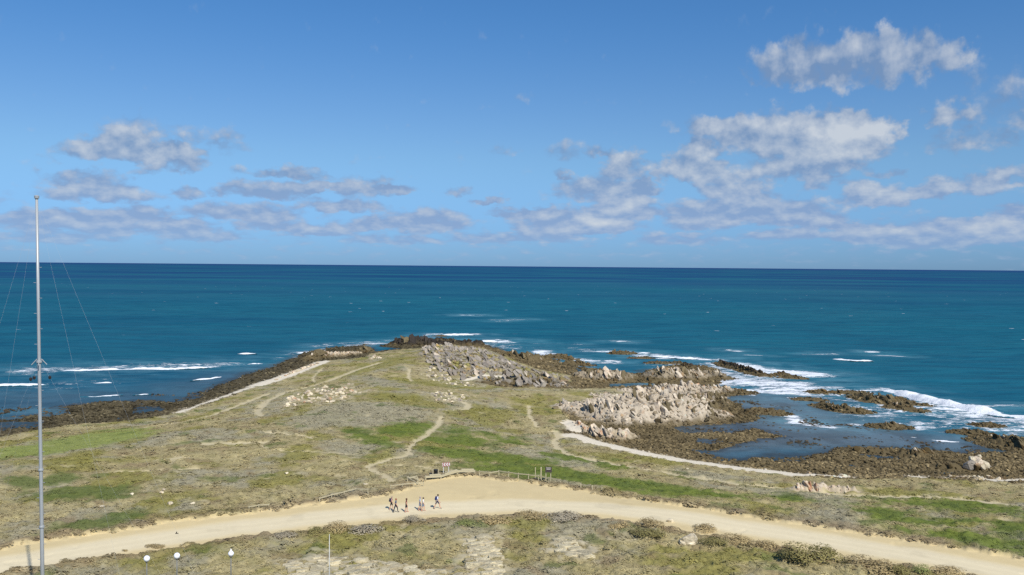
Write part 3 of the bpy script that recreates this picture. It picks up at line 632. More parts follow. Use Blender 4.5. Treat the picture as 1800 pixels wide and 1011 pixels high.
for pts, wpx, st in FOAM:
    L = np.array([at(px, py, 0) for px, py in pts]); r_ = np.hypot(*L.mean(0)); wm = wpx * r_ * r_ / (CAM_Z * F)
    lo, hi = L.min(0) - 3 * wm, L.max(0) + 3 * wm
    X, Y = (near, neary) if r_ < 480 else (SX, SY)
    wv = wob if r_ < 480 else 0.0
    tgt = foam[:nn] if r_ < 480 else foam
    k = np.nonzero(((X > lo[0]) & (X < hi[0]) & (Y > lo[1]) & (Y < hi[1])).ravel())[0]
    if len(k) == 0: continue
    d, _ = ldist(X.ravel()[k], Y.ravel()[k], L, 4 * wm + 5)
    w_ = wv.ravel()[k] if hasattr(wv, 'ravel') else wv
    v = st * sstep(1.6, 0.3, d / wm + 0.6 * w_)
    fl = tgt.reshape(-1); fl[k] = np.maximum(fl[k], v); tgt[...] = fl.reshape(tgt.shape)
    wm2 = max(2.2 * wm, 7.0); mt = milk[:nn] if r_ < 480 else milk
    lo, hi = L.min(0) - 2 * wm2, L.max(0) + 2 * wm2; k = np.nonzero(((X > lo[0]) & (X < hi[0]) & (Y > lo[1]) & (Y < hi[1])).ravel())[0]
    d, _ = ldist(X.ravel()[k], Y.ravel()[k], L, 3 * wm2); w_ = wv.ravel()[k] if hasattr(wv, 'ravel') else wv
    fl = mt.reshape(-1); fl[k] = np.maximum(fl[k], min(1, st) * sstep(1.9, 0.2, d / wm2 + .5 * w_)); mt[...] = fl.reshape(mt.shape)
# a little wash round every rock in open water
wash = sstep(-1.6, -0.2, hs[:nn]) * sstep(205, 250, np.hypot(near, neary)) * (0.36 + .34 * sstep(25, 60, near))
foam[:nn] = np.maximum(foam[:nn], wash * sstep(-0.1, 0.35, wob + 0.15))
shal = np.zeros(SX.shape)
dl = -sdf(near, neary, LAND, 69.0)
shal[:nn] = np.clip(sstep(-2.5, -0.1, hs[:nn]), 0, 1)
bay = np.zeros(SX.shape)
for p in (W([(1270, 690), (1420, 700), (1500, 735), (1600, 760), (1800, 785), (1800, 800), (1500, 790), (1400, 790), (1250, 800), (1150, 745)], 0), W([(-40, 690), (250, 685), (420, 650), (520, 640), (400, 700), (200, 730), (-40, 760)], 0)):
    bay[:nn] = np.maximum(bay[:nn], sstep(-14, 10, sdf(near, neary, p, 40.0) + 5 * wob) * (.42 if p[0][0] < 0 else 1.0))
sw = np.zeros(SX.shape)
sw[sr < 1500] = (0.10 * fbm(SX[sr < 1500] / 3.0, SY[sr < 1500], 6.0, 2, 85) + 0.30 * np.sin((SY[sr < 1500] * 0.97 + SX[sr < 1500] * 0.2) / 4.2 + 5 * fbm(SX[sr < 1500], SY[sr < 1500], 90, 3, 86)))
sw *= (1 - shal * 0.9) * (1 - 0.7 * bay)
SZ = sw
fa = np.arange(SX.size).reshape(SX.shape)
q = np.stack([fa[:-1, :-1], fa[1:, :-1], fa[1:, 1:], fa[:-1, 1:]], -1)[:, :, ::-1].reshape(-1, 4)
q = q[hs.ravel()[q].min(1) < 0.9]
idx, inv = np.unique(q.ravel(), return_inverse=True)
SV = np.stack([SX, SY, SZ], -1).reshape(-1, 3)
me = np_mesh('sea', SV[idx], inv.reshape(-1, 4))
for nm, a in (('foam', foam), ('shal', shal), ('bay', bay), ('milk', milk)): fattr(me, nm, a.ravel()[idx])
m_sea, t, b = new_mat('sea_water'); t.n.remove(b)
geo = t.node('ShaderNodeNewGeometry'); pos = geo.outputs['Position']; px_, py_, pz_ = t.sep(pos)
rad = t.m('SQRT', t.m('ADD', t.m('MULTIPLY', px_, px_), t.m('MULTIPLY', py_, py_)))
far = t.ss(rad, 450, 3200); vfar = t.ss(rad, 6000, 40000)
patch = t.noise(t.vscale(pos, (0.0011, 0.0021, 0)), 1.0, 5, 0.6)
midn = t.noise(t.vscale(pos, (0.014, 0.036, 0)), 1.0, 8, 0.76)
fine = t.noise(t.vscale(pos, (0.05, 0.22, 0)), 1.0, 4, 0.6)
body = t.mix(far, (0.012, 0.116, 0.172), (0.007, 0.058, 0.154))
body = t.mix(vfar, body, (0.010, 0.044, 0.158))
body = t.mix(t.m('MULTIPLY', t.ss(patch, 0.42, 0.66), t.m('SUBTRACT', 1.0, vfar)), body, (0.011, 0.125, 0.172))
body = t.mix(t.m('MULTIPLY', t.ss(patch, 0.48, 0.30), 0.6), body, (0.004, 0.038, 0.115))
body = t.mix(t.m('MULTIPLY', t.ss(midn, 0.40, 0.72), 0.6), body, (0.002, 0.058, 0.112))
body = t.mix(t.m('MULTIPLY', t.ss(fine, 0.45, 0.75), t.m('MULTIPLY', t.ss(rad, 2500, 600), 0.6)), body, (0.002, 0.050, 0.10))
bayf = t.attr('bay')[2]; shf = t.attr('shal')[2]; fo = t.attr('foam')[2]
bn_ = t.ss(t.noise(t.vscale(pos, (0.12, 0.07, 0)), 1.0, 5, 0.65), 0.42, 0.60)
body = t.mix(t.m('MULTIPLY', bayf, 0.85), body, t.mix(bn_, (0.125, 0.160, 0.178), (0.088, 0.098, 0.098)))
body = t.mix(t.m('MULTIPLY', t.ss(t.m('ADD', shf, t.m('MULTIPLY', t.m('SUBTRACT', t.noise(pos, 0.35, 4, 0.6), 0.5), 0.7)), 0.45, 1.0), 0.75), body, (0.045, 0.055, 0.06))
mk = t.m('MULTIPLY', t.attr('milk')[2], t.ss(t.noise(t.vscale(pos, (0.10, 0.16, 0)), 1.0, 5, 0.65), 0.30, 0.68))
body = t.mix(t.m('MULTIPLY', mk, 0.75), body, (0.14, 0.31, 0.37))
fn = t.noise(t.vscale(pos, (0.22, 0.5, 0.3)), 1.0, 6, 0.70, 0.6); fn2 = t.noise(pos, 1.3, 4, 0.6)
fsum = t.m('ADD', t.m('MULTIPLY', fo, 0.85), t.m('ADD', t.m('MULTIPLY', t.m('SUBTRACT', fn, 0.5), 2.3), t.m('MULTIPLY', t.m('SUBTRACT', fn2, 0.5), 0.6)))
fmask = t.m('MULTIPLY', t.ss(fsum, 0.40, 0.78), t.ss(fo, 0.02, 0.2))
# sparse whitecaps on the open water
wc = t.node('ShaderNodeTexVoronoi', feature='F1', voronoi_dimensions='2D'); t.put(wc.inputs['Vector'], t.vscale(pos, (0.010, 0.012, 0))); wc.inputs['Scale'].default_value = 1.0
wcm = t.m('MULTIPLY', t.m('LESS_THAN', t.m('ADD', wc.outputs[0], t.m('MULTIPLY', t.noise(pos, 0.25, 3, 0.6), 0.04)), 0.032), t.m('MULTIPLY', t.ss(rad, 420, 520), t.ss(rad, 2500, 900)))
fmask = t.m('MAXIMUM', fmask, t.m('MULTIPLY', wcm, 0.55))
colr = t.mix(fmask, body, (0.80, 0.83, 0.85))
w1 = t.noise(t.vscale(pos, (0.10, 0.35, 0.2)), 1.0, 5, 0.62); w2 = t.noise(t.vscale(pos, (0.5, 1.4, 0.5)), 1.0, 4, 0.6); w3 = t.noise(t.vscale(pos, (0.012, 0.06, 0)), 1.0, 3, 0.6)
calm = t.m('MULTIPLY', t.m('MULTIPLY_ADD', bayf, -0.75, 1.0), t.ss(rad, 1500, 300, 0.25, 1.0))
hh = t.m('ADD', t.m('ADD', t.m('MULTIPLY', w1, 1.0), t.m('MULTIPLY', w2, 0.16)), t.m('MULTIPLY', w3, 4.0))
nrm = t.bump(t.m('ADD', t.m('MULTIPLY', hh, calm), t.m('MULTIPLY', fmask, 0.25)), 1.0, 0.8)
di = t.node('ShaderNodeBsdfDiffuse'); t.put(di.inputs['Color'], colr); t.put(di.inputs['Normal'], nrm)
gl = t.node('ShaderNodeBsdfGlossy'); gl.inputs['Roughness'].default_value = 0.22; t.put(gl.inputs['Normal'], nrm)
fr = t.node('ShaderNodeFresnel'); fr.inputs['IOR'].default_value = 1.33; t.put(fr.inputs['Normal'], nrm)
shade_streak = t.noise(t.vscale(pos, (0.0016, 0.0042, 0)), 1.0, 4, 0.55)                # cloud-shadow streaks put in as weaker reflection of the low sky
cap = t.m('MULTIPLY', t.ss(shade_streak, 0.3, 0.7, 0.05, 0.10), t.m('MULTIPLY_ADD', bayf, 0.9, 1.0))
fac = t.m('MULTIPLY', t.m('MINIMUM', fr.outputs[0], cap), t.m('SUBTRACT', 1.0, fmask))
mx = t.node('ShaderNodeMixShader'); t.put(mx.inputs[0], fac); t.l.new(di.outputs[0], mx.inputs[1]); t.l.new(gl.outputs[0], mx.inputs[2])
t.l.new(mx.outputs[0], [n for n in t.n if n.type == 'OUTPUT_MATERIAL'][0].inputs[0])
tag(link('sea', me, m_sea), kind='structure')

# ------------------------------------------------------------------ rock
def rock_mat(name, col, wet=True, stain=0.0, rough=0.88):
    m, t, b = new_mat(name)
    geo = t.node('ShaderNodeNewGeometry'); pos = geo.outputs['Position']; oi = t.node('ShaderNodeObjectInfo')
    n = t.noise(pos, 0.9, 5, 0.62); n2 = t.noise(pos, 4.5, 4, 0.65)
    st = t.noise(t.vscale(pos, (0.7, 0.7, 3.5)), 1.0, 4, 0.6)
    v = t.m('MULTIPLY', t.m('MULTIPLY_ADD', t.m('SUBTRACT', n, 0.5), 0.9, 1.0), t.m('MULTIPLY_ADD', t.m('SUBTRACT', n2, 0.5), 0.7, 1.0))
    v = t.m('MULTIPLY', v, t.m('MULTIPLY_ADD', oi.outputs['Random'], 0.5, 0.75))
    v = t.m('MULTIPLY', v, t.m('MULTIPLY_ADD', t.m('SUBTRACT', st, 0.5), 0.5, 1.0))
    sc = t.node('ShaderNodeVectorMath', operation='SCALE'); sc.inputs[0].default_value = col; t.put(sc.inputs['Scale'], v)
    c = sc.outputs[0]
    if stain > 0: c = t.mix(t.m('MULTIPLY', t.ss(t.noise(pos, 0.55, 4, 0.6), 0.50, 0.66), stain), c, lin(186, 128, 82))
    if wet:                                               # weed and algae below the high water mark
        z = t.sep(pos)[2]
        wl = t.m('ADD', z, t.m('MULTIPLY', t.m('SUBTRACT', t.noise(pos, 0.6, 3, 0.6), 0.5), 2.2))
        weed = t.node('ShaderNodeVectorMath', operation='SCALE'); weed.inputs[0].default_value = lin(98, 80, 52); t.put(weed.inputs['Scale'], t.m('MULTIPLY_ADD', n2, 1.0, 0.5))
        c = t.mix(t.ss(wl, 1.5, 0.7), c, weed.outputs[0])
    t.l.new(c, b.inputs['Base Color']); b.inputs['Roughness'].default_value = rough; b.inputs['Specular IOR Level'].default_value = 0.2
    hb = t.m('ADD', n, t.m('MULTIPLY', n2, 0.35)); hb = t.m('ADD', hb, t.m('MULTIPLY', st, 0.5))
    t.l.new(t.bump(hb, 0.45, 0.8), b.inputs['Normal'])
    return m
RM = {'pale': rock_mat('pale_rock', lin(194, 180, 158), True, 0.25), 'orange': rock_mat('orange_rock', lin(200, 184, 160), True, 0.75), 'brown': rock_mat('brown_rock', lin(110, 98, 72)), 'dark': rock_mat('black_rock', lin(62, 56, 50)),
      'grey': rock_mat('grey_rock', lin(148, 139, 126), False, 0.08), 'dry': rock_mat('dry_stone', lin(212, 198, 168), False, 0.15), 'slab': rock_mat('ledge_stone', lin(192, 180, 148), False, 0.05)}
def hull(pts, name):
    bm = bmesh.new()
    for p in pts: bm.verts.new(p)
    r = bmesh.ops.convex_hull(bm, input=bm.verts[:])
    bmesh.ops.delete(bm, geom=[v for v in bm.verts if not v.link_faces], context='VERTS')
    me = bpy.data.meshes.new(name); bm.to_mesh(me); bm.free(); return me
def fin_mesh(i):                                           # an upended bed of rock, unit height, long in x, with a broken top
    rg = random.Random(100 + i); P = []
    for x in (-.5, .5):
        for y in (-.5, .5): P.append((x * rg.uniform(.85, 1.1), y * rg.uniform(.85, 1.1), -.35))
    for k in range(7):
        a = 6.283 * k / 7 + rg.uniform(-.3, .3); P.append((.52 * math.cos(a) * rg.uniform(.85, 1.1), .52 * math.sin(a) * rg.uniform(.85, 1.1), rg.uniform(.05, .5)))
    x0, x1 = rg.uniform(-.5, -.2), rg.uniform(.2, .5); za, zb = rg.uniform(.55, 1.0), rg.uniform(.55, 1.0)
    for k in range(8):
        t_ = rg.random(); P.append((x0 + (x1 - x0) * t_, rg.uniform(-.32, .32), za + (zb - za) * t_ + rg.uniform(-.12, .06)))
    return hull(P, 'rock_slab')
def stone_mesh(i):
    rg = random.Random(300 + i); P = []
    for k in range(20):
        v = Vector((rg.gauss(0, 1), rg.gauss(0, 1), rg.gauss(0, 1))).normalized() * rg.uniform(.8, 1.05)
        P.append((v.x * .5, v.y * .5, v.z * .5))
    return hull(P, 'stone')
def slab_mesh(i):                                          # a flat weathered slab
    rg = random.Random(500 + i); P = []
    for k in range(11):
        a = 6.283 * k / 11 + rg.uniform(-.2, .2); r_ = rg.uniform(.38, .55)
        P.append((r_ * math.cos(a), r_ * math.sin(a), -.5)); P.append((r_ * .9 * math.cos(a), r_ * .9 * math.sin(a), rg.uniform(.3, .5)))
    return hull(P, 'slab')
KINDS_ = ('pale', 'orange', 'brown', 'dark', 'grey', 'dry', 'slab')
FIN = {k: [] for k in KINDS_}; STN = {k: [] for k in KINDS_}; SLB = {}
for k in KINDS_:
    for i in range(12):
        me = fin_mesh(i).copy(); me.materials.append(RM[k]); FIN[k].append(me)
    for i in range(6):
        me = stone_mesh(i).copy(); me.materials.append(RM[k]); STN[k].append(me)
SLB = []
for i in range(8):
    me = slab_mesh(i); me.materials.append(RM['slab']); SLB.append(me)
rg = random.Random(5)
def rmix(st, zrel, off):
    """stone of one slab of a ridge"""
    if st == 'pale':
        if off > 0.62 and rg.random() < .62: return 'brown'
        return rg.choices(('pale', 'orange', 'grey', 'brown'), (.62, .10, .18, .10))[0]
    if st == 'orange': return 'orange' if rg.random() < 0.8 else 'pale'
    if st == 'brownpale': return 'pale' if rg.random() < 0.55 else 'brown'
    if st == 'dark': return 'dark' if rg.random() < 0.85 else 'brown'
    return 'brown' if rg.random() < 0.9 else 'pale'
def ridge(nm, lb, st, nf, i):
    P, H, w, _ = CRW[i]
    seg = np.linalg.norm(np.diff(P, axis=0), axis=1); L = seg.sum(); cum = np.concatenate([[0], np.cumsum(seg)])
    mid = P.mean(0); z0 = min(0.0, float(ground_z(*mid)[0]))
    root = empty(nm, (float(mid[0]), float(mid[1]), 0.0)); tag(root, lb, 'rock', 'rocks of the shore'); nf = nf * (1.9 if st == 'orange' else 1.0)
    Hm = float(H.mean()); n = int(np.clip(nf * L * 2.6 * w / (0.17 * Hm * Hm + 0.30), 8, 190))
    strike = math.atan2(P[-1][1] - P[0][1], P[-1][0] - P[0][0]) + R(38)
    for k in range(n):
        u = rg.uniform(0, L); sx = np.interp(u, cum, P[:, 0]); sy = np.interp(u, cum, P[:, 1]); hh = np.interp(u, cum, H)
        off = rg.gauss(0, 0.8) * w
        rad_ = math.hypot(sx, sy); x = sx + off * sx / rad_ + rg.gauss(0, 0.2) * w; y = sy + off * sy / rad_
        fall = math.exp(-(off / w) ** 2 * 0.7)
        h = hh * (0.26 + 0.62 * rg.random() ** 1.5) * (0.45 + 0.55 * fall) * (0.8 + 0.7 * float(pn(np.array([x / 4.0]), np.array([y / 9.0]), 4)[0]))
        g = float(ground_z(x, y)[0]); g = max(g, -0.6)
        kind = rmix(st, g, u / L)
        o = bpy.data.objects.new('rock_slab', rg.choice(FIN[kind])); COL.objects.link(o)
        o.parent = root
        o.location = (x - mid[0], y - mid[1], g - 0.30 * h)
        q_ = rg.random()
        o.scale = (h * rg.uniform(.28, .62), h * rg.uniform(.9, 2.0), h * rg.uniform(.85, 1.1)) if q_ < .75 else (h * rg.uniform(.7, 1.2), h * rg.uniform(.6, 1.0), h * rg.uniform(.55, .8))
        o.rotation_euler = (R(rg.gauss(0, 9)), R(rg.gauss(-26, 12)), R(rg.gauss(-12, 16)))
    return root
def great_boulder(lb):
    p = stand(1716, 825, 0.5); root = tag(empty('boulder', p), lb, 'boulder')
    for (dx, dy, dz, s3, rz, k, kd) in ((-1.2, 0, .7, (2.6, 2.2, 2.4), .4, 0, 'grey'), (.3, .4, 1.0, (2.4, 2.2, 2.8), 1.2, 1, 'orange'), (1.5, .1, .6, (2.2, 2.0, 2.0), 2.0, 2, 'dry'), (-.3, -.6, .5, (1.7, 1.3, 1.8), .1, 3, 'orange'), (.8, -.5, .4, (1.6, 1.3, 1.4), 2.9, 4, 'dry'), (-.5, .5, 1.7, (1.3, 1.1, 1.1), 1.9, 5, 'dry'), (.7, .5, 2.0, (.9, .9, 1.1), .9, 2, 'dry'), (2.4, .4, .2, (1.2, 1.0, 1.0), .5, 1, 'grey')):
        o = link('rock_lump', STN[kd][k], None, root); o.location = (dx, dy, dz); o.scale = [v * 1.05 for v in s3]; o.rotation_euler = (.3 * k, -.25, rz)
for i, (nm, lb, st, nf, pts) in enumerate(CR):
    if nm == 'boulder': great_boulder(lb)
    else: ridge(nm, lb, st, nf, i)

# the grey field of leaning slabs at the tip
def inside(poly, n, seed, margin=0.0):
    P = np.array(poly); g_ = np.random.default_rng(seed); out = []
    lo, hi = P.min(0), P.max(0)
    while len(out) < n:
        c_ = g_.uniform(lo, hi, (4 * n, 2)); s_ = sdf(c_[:, 0], c_[:, 1], P, 30)
        out += [tuple(v) for v in c_[s_ > margin]]
    return out[:n]
mid = np.array(SLABS).mean(0)
root = tag(empty('slab_field', (float(mid[0]), float(mid[1]), 2.0)), 'wide field of grey leaning rock slabs covering the headland near the tip', 'rock', 'rocks of the shore')
for (x, y) in inside(SLABS, 290, 9, -1.0):
    h = rg.uniform(1.1, 2.8); g = float(ground_z(x, y)[0])
    o = bpy.data.objects.new('rock_slab', rg.choice(FIN['grey' if rg.random() < .9 else 'pale'])); COL.objects.link(o); o.parent = root
    o.location = (x - mid[0], y - mid[1], g - 0.14 * h - 2.0); o.scale = (h * rg.uniform(.22, .4), h * rg.uniform(.7, 1.7), h)
    o.rotation_euler = (R(rg.gauss(0, 8)), R(rg.gauss(-47, 9)), R(rg.gauss(-14, 12)))

# single stones lying on the land
def one_stone(name, px, py, wpx, label, kind='dry', group=None, flat=0.7, mesh=None):
    p = stand(px, py); d = math.hypot(p.x, p.y); w = wpx * d / F
    o = link(name, mesh or rg.choice(STN[kind]), None); o.location = (p.x, p.y, p.z + 0.10 * w); o.scale = (w, w * rg.uniform(.7, 1.0), w * flat); o.rotation_euler = (R(rg.uniform(-12, 12)), R(rg.uniform(-12, 12)), rg.uniform(0, 6.28))
    return tag(o, label, 'rock' if wpx > 12 else 'stone', group)
def foreground_boulder():
    p = stand(1208, 955); root = tag(empty('boulder', p), 'large cream boulder with a dark hollow side among shrubs below the road', 'boulder')
    for (dx, dy, dz, s3, rz, k) in ((0, .2, .45, (2.3, 1.7, 1.5), .4, 0), (.85, .35, .55, (1.5, 1.2, 1.3), 1.2, 1), (-.55, -.15, .2, (1.3, 1.0, .8), 2.0, 2), (.3, -.35, .1, (1.2, .8, .6), .1, 3)):
        o = link('rock_lump', STN['dry'][k], None, root); o.location = (dx, dy, dz); o.scale = s3; o.rotation_euler = (.2 * k, -.25, rz)
foreground_boulder()
for px, py, w, lb in ((289, 862, 10, 'white boulder, the larger of the pair lying on the green scrub'), (285, 867, 9, 'white boulder, the lower of the pair lying on the green scrub'), (232, 870, 8, 'small pale stone by the dark green patch'), (179, 891, 9, 'pale stone lying alone above the sandy road near the mast'),
                      (299, 887, 13, 'pale angular stone halfway between the white pair and the road'), (339, 886, 9, 'pale stone beside the pale angular one above the road'), (1208, 825, 7, 'single white stone on the scrub above the bright green strip'), (1455, 870, 9, 'small white stone in grey scrub below the row of orange rocks'),
                      (643, 855, 9, 'pale stone near the end of the short rail fence'), (504, 835, 9, 'pale stone in the dry tan scrub'), (1178, 917, 14, 'pale flat stone on the lower road edge above the large boulder'), (976, 919, 9, 'pale stone just below the road near the flat slabs')):
    one_stone('stone', px, py, w, lb)
g_ = random.Random(12)
def scatter_stones(polys, n, wlo, whi, label, group, kinds, zb=3.8):
    pts = []
    for pl, k in zip(polys, n): pts += inside(pl, k, g_.randint(0, 999))
    for (x, y) in pts:
        d = math.hypot(x, y); w = g_.uniform(wlo, whi) * d / F; z = float(ground_z(x, y)[0])
        o = link('stone', g_.choice(STN[g_.choice(kinds)]), None); o.location = (x, y, z + 0.1 * w); o.scale = (w, w * g_.uniform(.6, 1), w * g_.uniform(.5, .9)); o.rotation_euler = (g_.uniform(-.3, .3), g_.uniform(-.3, .3), g_.uniform(0, 6.28))
        tag(o, label, 'stone', group)
scatter_stones(STONY[:1], [85], 5, 12, 'cream or orange stone of the rocky patch on the headland grass', 'stones of the orange rocky patch', ('dry', 'orange', 'dry'))
scatter_stones(STONY[1:2], [34], 5, 10, 'grey or cream stone beside the bend of the far footpath', 'stones beside the far footpath', ('dry', 'grey'))
scatter_stones(STONY[2:], [60], 4, 9, 'grey stone in the grass beside the field of leaning slabs', 'stones beside the slab field', ('grey', 'dry'))
scatter_stones([W([(455, 680), (500, 664), (530, 652), (566, 638), (560, 632), (500, 655)], 1.5)], [45], 4, 9, 'white stone on the pebble bank along the left shore', 'stones of the left pebble bank', ('dry', 'orange'))
scatter_stones([W([(1620, 835), (1700, 832), (1780, 832), (1790, 842), (1650, 843)], 1.0)], [45], 5, 11, 'pale stone of the beach below the great boulder', 'stones below the great boulder', ('dry', 'orange', 'brown'))
scatter_stones([G([(640, 618), (700, 624), (680, 634), (640, 630)], 2.4)], [16], 4, 9, 'pale stone at the end of the long footpath near the inlet', 'stones at the end of the long footpath', ('dry', 'orange'))

# flat ledges below the road: each slab a piece of its ledge
LEDGE_LABEL = ('cracked pale stone ledge stepping down below the road', 'group of pale flat slabs in the scrub below the road', 'low broken stone ledge beside the thin white pole')
for pl, lb, n in zip(LEDGES, LEDGE_LABEL, (120, 60, 110)):
    mid = np.array(pl).mean(0); zc = float(ground_z(*mid)[0]); root = tag(empty('stone_ledge', (float(mid[0]), float(mid[1]), zc)), lb, 'ledge', 'stone ledges below the road')
    for (x, y) in inside(pl, n, len(lb), 0.1):
        w = g_.uniform(0.45, 1.5); z = float(ground_z(x, y)[0])
        o = link('slab', g_.choice(SLB), None, root); o.location = (x - mid[0], y - mid[1], z - zc + 0.02); o.scale = (w * 1.35, w * g_.uniform(.5, .9), g_.uniform(.22, .42)); o.rotation_euler = (g_.gauss(0, .07), g_.gauss(0, .07), g_.gauss(.25, .35))

# ------------------------------------------------------------------ scattering (uncountable cover only)
def scatter(name, pts, rot, scl, idx, tint, protos, mat=None):
    me = bpy.data.meshes.new(name); me.vertices.add(len(pts)); me.vertices.foreach_set('co', np.asarray(pts, np.float32).ravel())
    fattr(me, 'rot', rot, 'FLOAT_VECTOR'); fattr(me, 'scl', scl, 'FLOAT_VECTOR'); fattr(me, 'pick', idx, 'INT'); fattr(me, 'tint', tint, 'FLOAT_VECTOR')
    o = link(name, me); c = bpy.data.collections.new(name + '_kinds')
    for k, pm in enumerate(protos): c.objects.link(bpy.data.objects.new('%s_kind_%02d' % (name, k), pm))
    ng = bpy.data.node_groups.new(name, 'GeometryNodeTree')
    ng.interface.new_socket('Geometry', in_out='INPUT', socket_type='NodeSocketGeometry'); ng.interface.new_socket('Geometry', in_out='OUTPUT', socket_type='NodeSocketGeometry')
    N = ng.nodes; Lk = ng.links; gi = N.new('NodeGroupInput'); go = N.new('NodeGroupOutput')
    ci = N.new('GeometryNodeCollectionInfo'); ci.inputs[0].default_value = c; ci.inputs['Separate Children'].default_value = True; ci.inputs['Reset Children'].default_value = True
    ip = N.new('GeometryNodeInstanceOnPoints'); ip.inputs['Pick Instance'].default_value = True
    def na(nm, ty):
        n = N.new('GeometryNodeInputNamedAttribute'); n.data_type = ty; n.inputs['Name'].default_value = nm; return n.outputs[0]
    Lk.new(gi.outputs[0], ip.inputs['Points']); Lk.new(ci.outputs[0], ip.inputs['Instance'])
    Lk.new(na('pick', 'INT'), ip.inputs['Instance Index']); Lk.new(na('scl', 'FLOAT_VECTOR'), ip.inputs['Scale'])
    e2r = N.new('FunctionNodeEulerToRotation'); Lk.new(na('rot', 'FLOAT_VECTOR'), e2r.inputs[0]); Lk.new(e2r.outputs[0], ip.inputs['Rotation'])
    Lk.new(ip.outputs[0], go.inputs[0])
    md = o.modifiers.new('scatter', 'NODES'); md.node_group = ng
    return o
def tint_mat(name, attr_typ='INSTANCER', var=0.5, trans=0.0):
    m, t, b = new_mat(name); a = t.attr('tint', attr_typ)
    geo = t.node('ShaderNodeNewGeometry'); n = t.noise(geo.outputs['Position'], 5.0, 3, 0.6)
    sc = t.node('ShaderNodeVectorMath', operation='SCALE'); t.put(sc.inputs[0], a[1]); t.put(sc.inputs['Scale'], t.m('MULTIPLY_ADD', n, var, 1 - var / 2))
    t.l.new(sc.outputs[0], b.inputs['Base Color']); b.inputs['Roughness'].default_value = 0.85; b.inputs['Specular IOR Level'].default_value = 0.12
    return m
m_tuft = tint_mat('scrub_leaf'); m_rub = tint_mat('weedy_rubble', var=0.9)
def soft_normals(me, c_):
    me.update(); me.polygons.foreach_set('use_smooth', [True] * len(me.polygons)); c_ = Vector(c_)
    me.normals_split_custom_set_from_vertices([tuple((v.co - c_).normalized()) for v in me.vertices])
def tuft_mesh(i, n=46):
    r_ = random.Random(900 + i); mb = MB()
    for k in range(n):
        a = r_.uniform(0, 6.283); el = math.acos(r_.uniform(0.05, 1)); d = Vector((math.sin(el) * math.cos(a), math.sin(el) * math.sin(a), math.cos(el)))
        c = Vector((d.x * .46, d.y * .46, d.z * .42)) * r_.uniform(.55, 1.0); s_ = r_.uniform(.10, .2)
        nrm = (d + Vector((r_.uniform(-.6, .6), r_.uniform(-.6, .6), r_.uniform(-.2, .6)))).normalized(); u = nrm.orthogonal().normalized(); u.rotate(Matrix.Rotation(r_.uniform(0, 6.28), 3, nrm)); v = nrm.cross(u)
        mb.add([c - u * s_ * .5, c + v * s_ * .45, c + u * s_ * 1.0, c - v * s_ * .45], [(0, 3, 2, 1)])
    me = bpy.data.meshes.new('tuft'); me.from_pydata(mb.v, [], mb.f); soft_normals(me, (0, 0, -.25)); me.materials.append(m_tuft); return me
TUFTS = [tuft_mesh(i) for i in range(6)]
def fan_points(n, r0, r1, seed):
    g = np.random.default_rng(seed); r_ = np.sqrt(g.uniform(r0 * r0, r1 * r1, n)); a = g.uniform(R(-34), R(34), n); return r_ * np.sin(a), r_ * np.cos(a), g
def samp(arr, x, y):
    r_ = np.hypot(x, y); a = np.arctan2(x, y); i = np.clip(np.round(np.interp(r_, rr, np.arange(NRR))).astype(int), 0, NRR - 1); j = np.clip(np.round((a - ANG[0]) / (ANG[1] - ANG[0])).astype(int), 0, NA - 1)
    return arr[i, j]
PX, PR, PS, PI, PT = [], [], [], [], []
for (n, r0, r1, smin, smax) in ((70000, 66, 125, .35, .85), (60000, 125, 200, .5, 1.15), (60000, 200, 420, .7, 1.5)):
    x, y, g = fan_points(n, r0, r1, int(r0))
    bare = samp(S['bare'], x, y); dens = 1 - bare; clump = fbm(x, y, 3.0, 3, 91)
    k = (dens > g.uniform(0.25, 1.0, n)) & (samp(S['lawn'], x, y) < g.uniform(.4, 1.6, n)) & (clump > g.uniform(-.6, .25, n))
    x, y = x[k], y[k]; m = len(x); c = np.clip(samp(S['c'], x, y) * g.uniform(1.04, 1.36, (m, 1)), .01, .8); gr = samp(S['green'], x, y)
    sz = g.uniform(smin, smax, m) * (1 + 0.5 * np.clip(clump[k], -.5, .6)) * (1 - .25 * gr) * (1 + .3 * samp(S['fringe'], x, y))
    big = (g.random(m) < .08) & (gr < .4); sz = sz * np.where(big, 1.7, 1.0); c = c * np.where(big, .84, 1.0)[:, None]
    PX.append(np.stack([x, y, ground_z(x, y) - 0.12 * sz], 1)); PR.append(np.stack([g.uniform(-.15, .15, m), g.uniform(-.15, .15, m), g.uniform(0, 6.28, m)], 1))
    PS.append(np.stack([sz * g.uniform(.9, 1.4, m), sz * g.uniform(.9, 1.4, m), sz * g.uniform(.28, .55, m) * np.where(big, 1.25, 1)], 1)); PI.append(g.integers(0, len(TUFTS), m)); PT.append(c)
cat_ = np.concatenate
tag(scatter('scrub', cat_(PX), cat_(PR), cat_(PS), cat_(PI), cat_(PT), TUFTS), 'low dry coastal scrub covering the land on both sides of the road', 'scrub', kind='stuff')
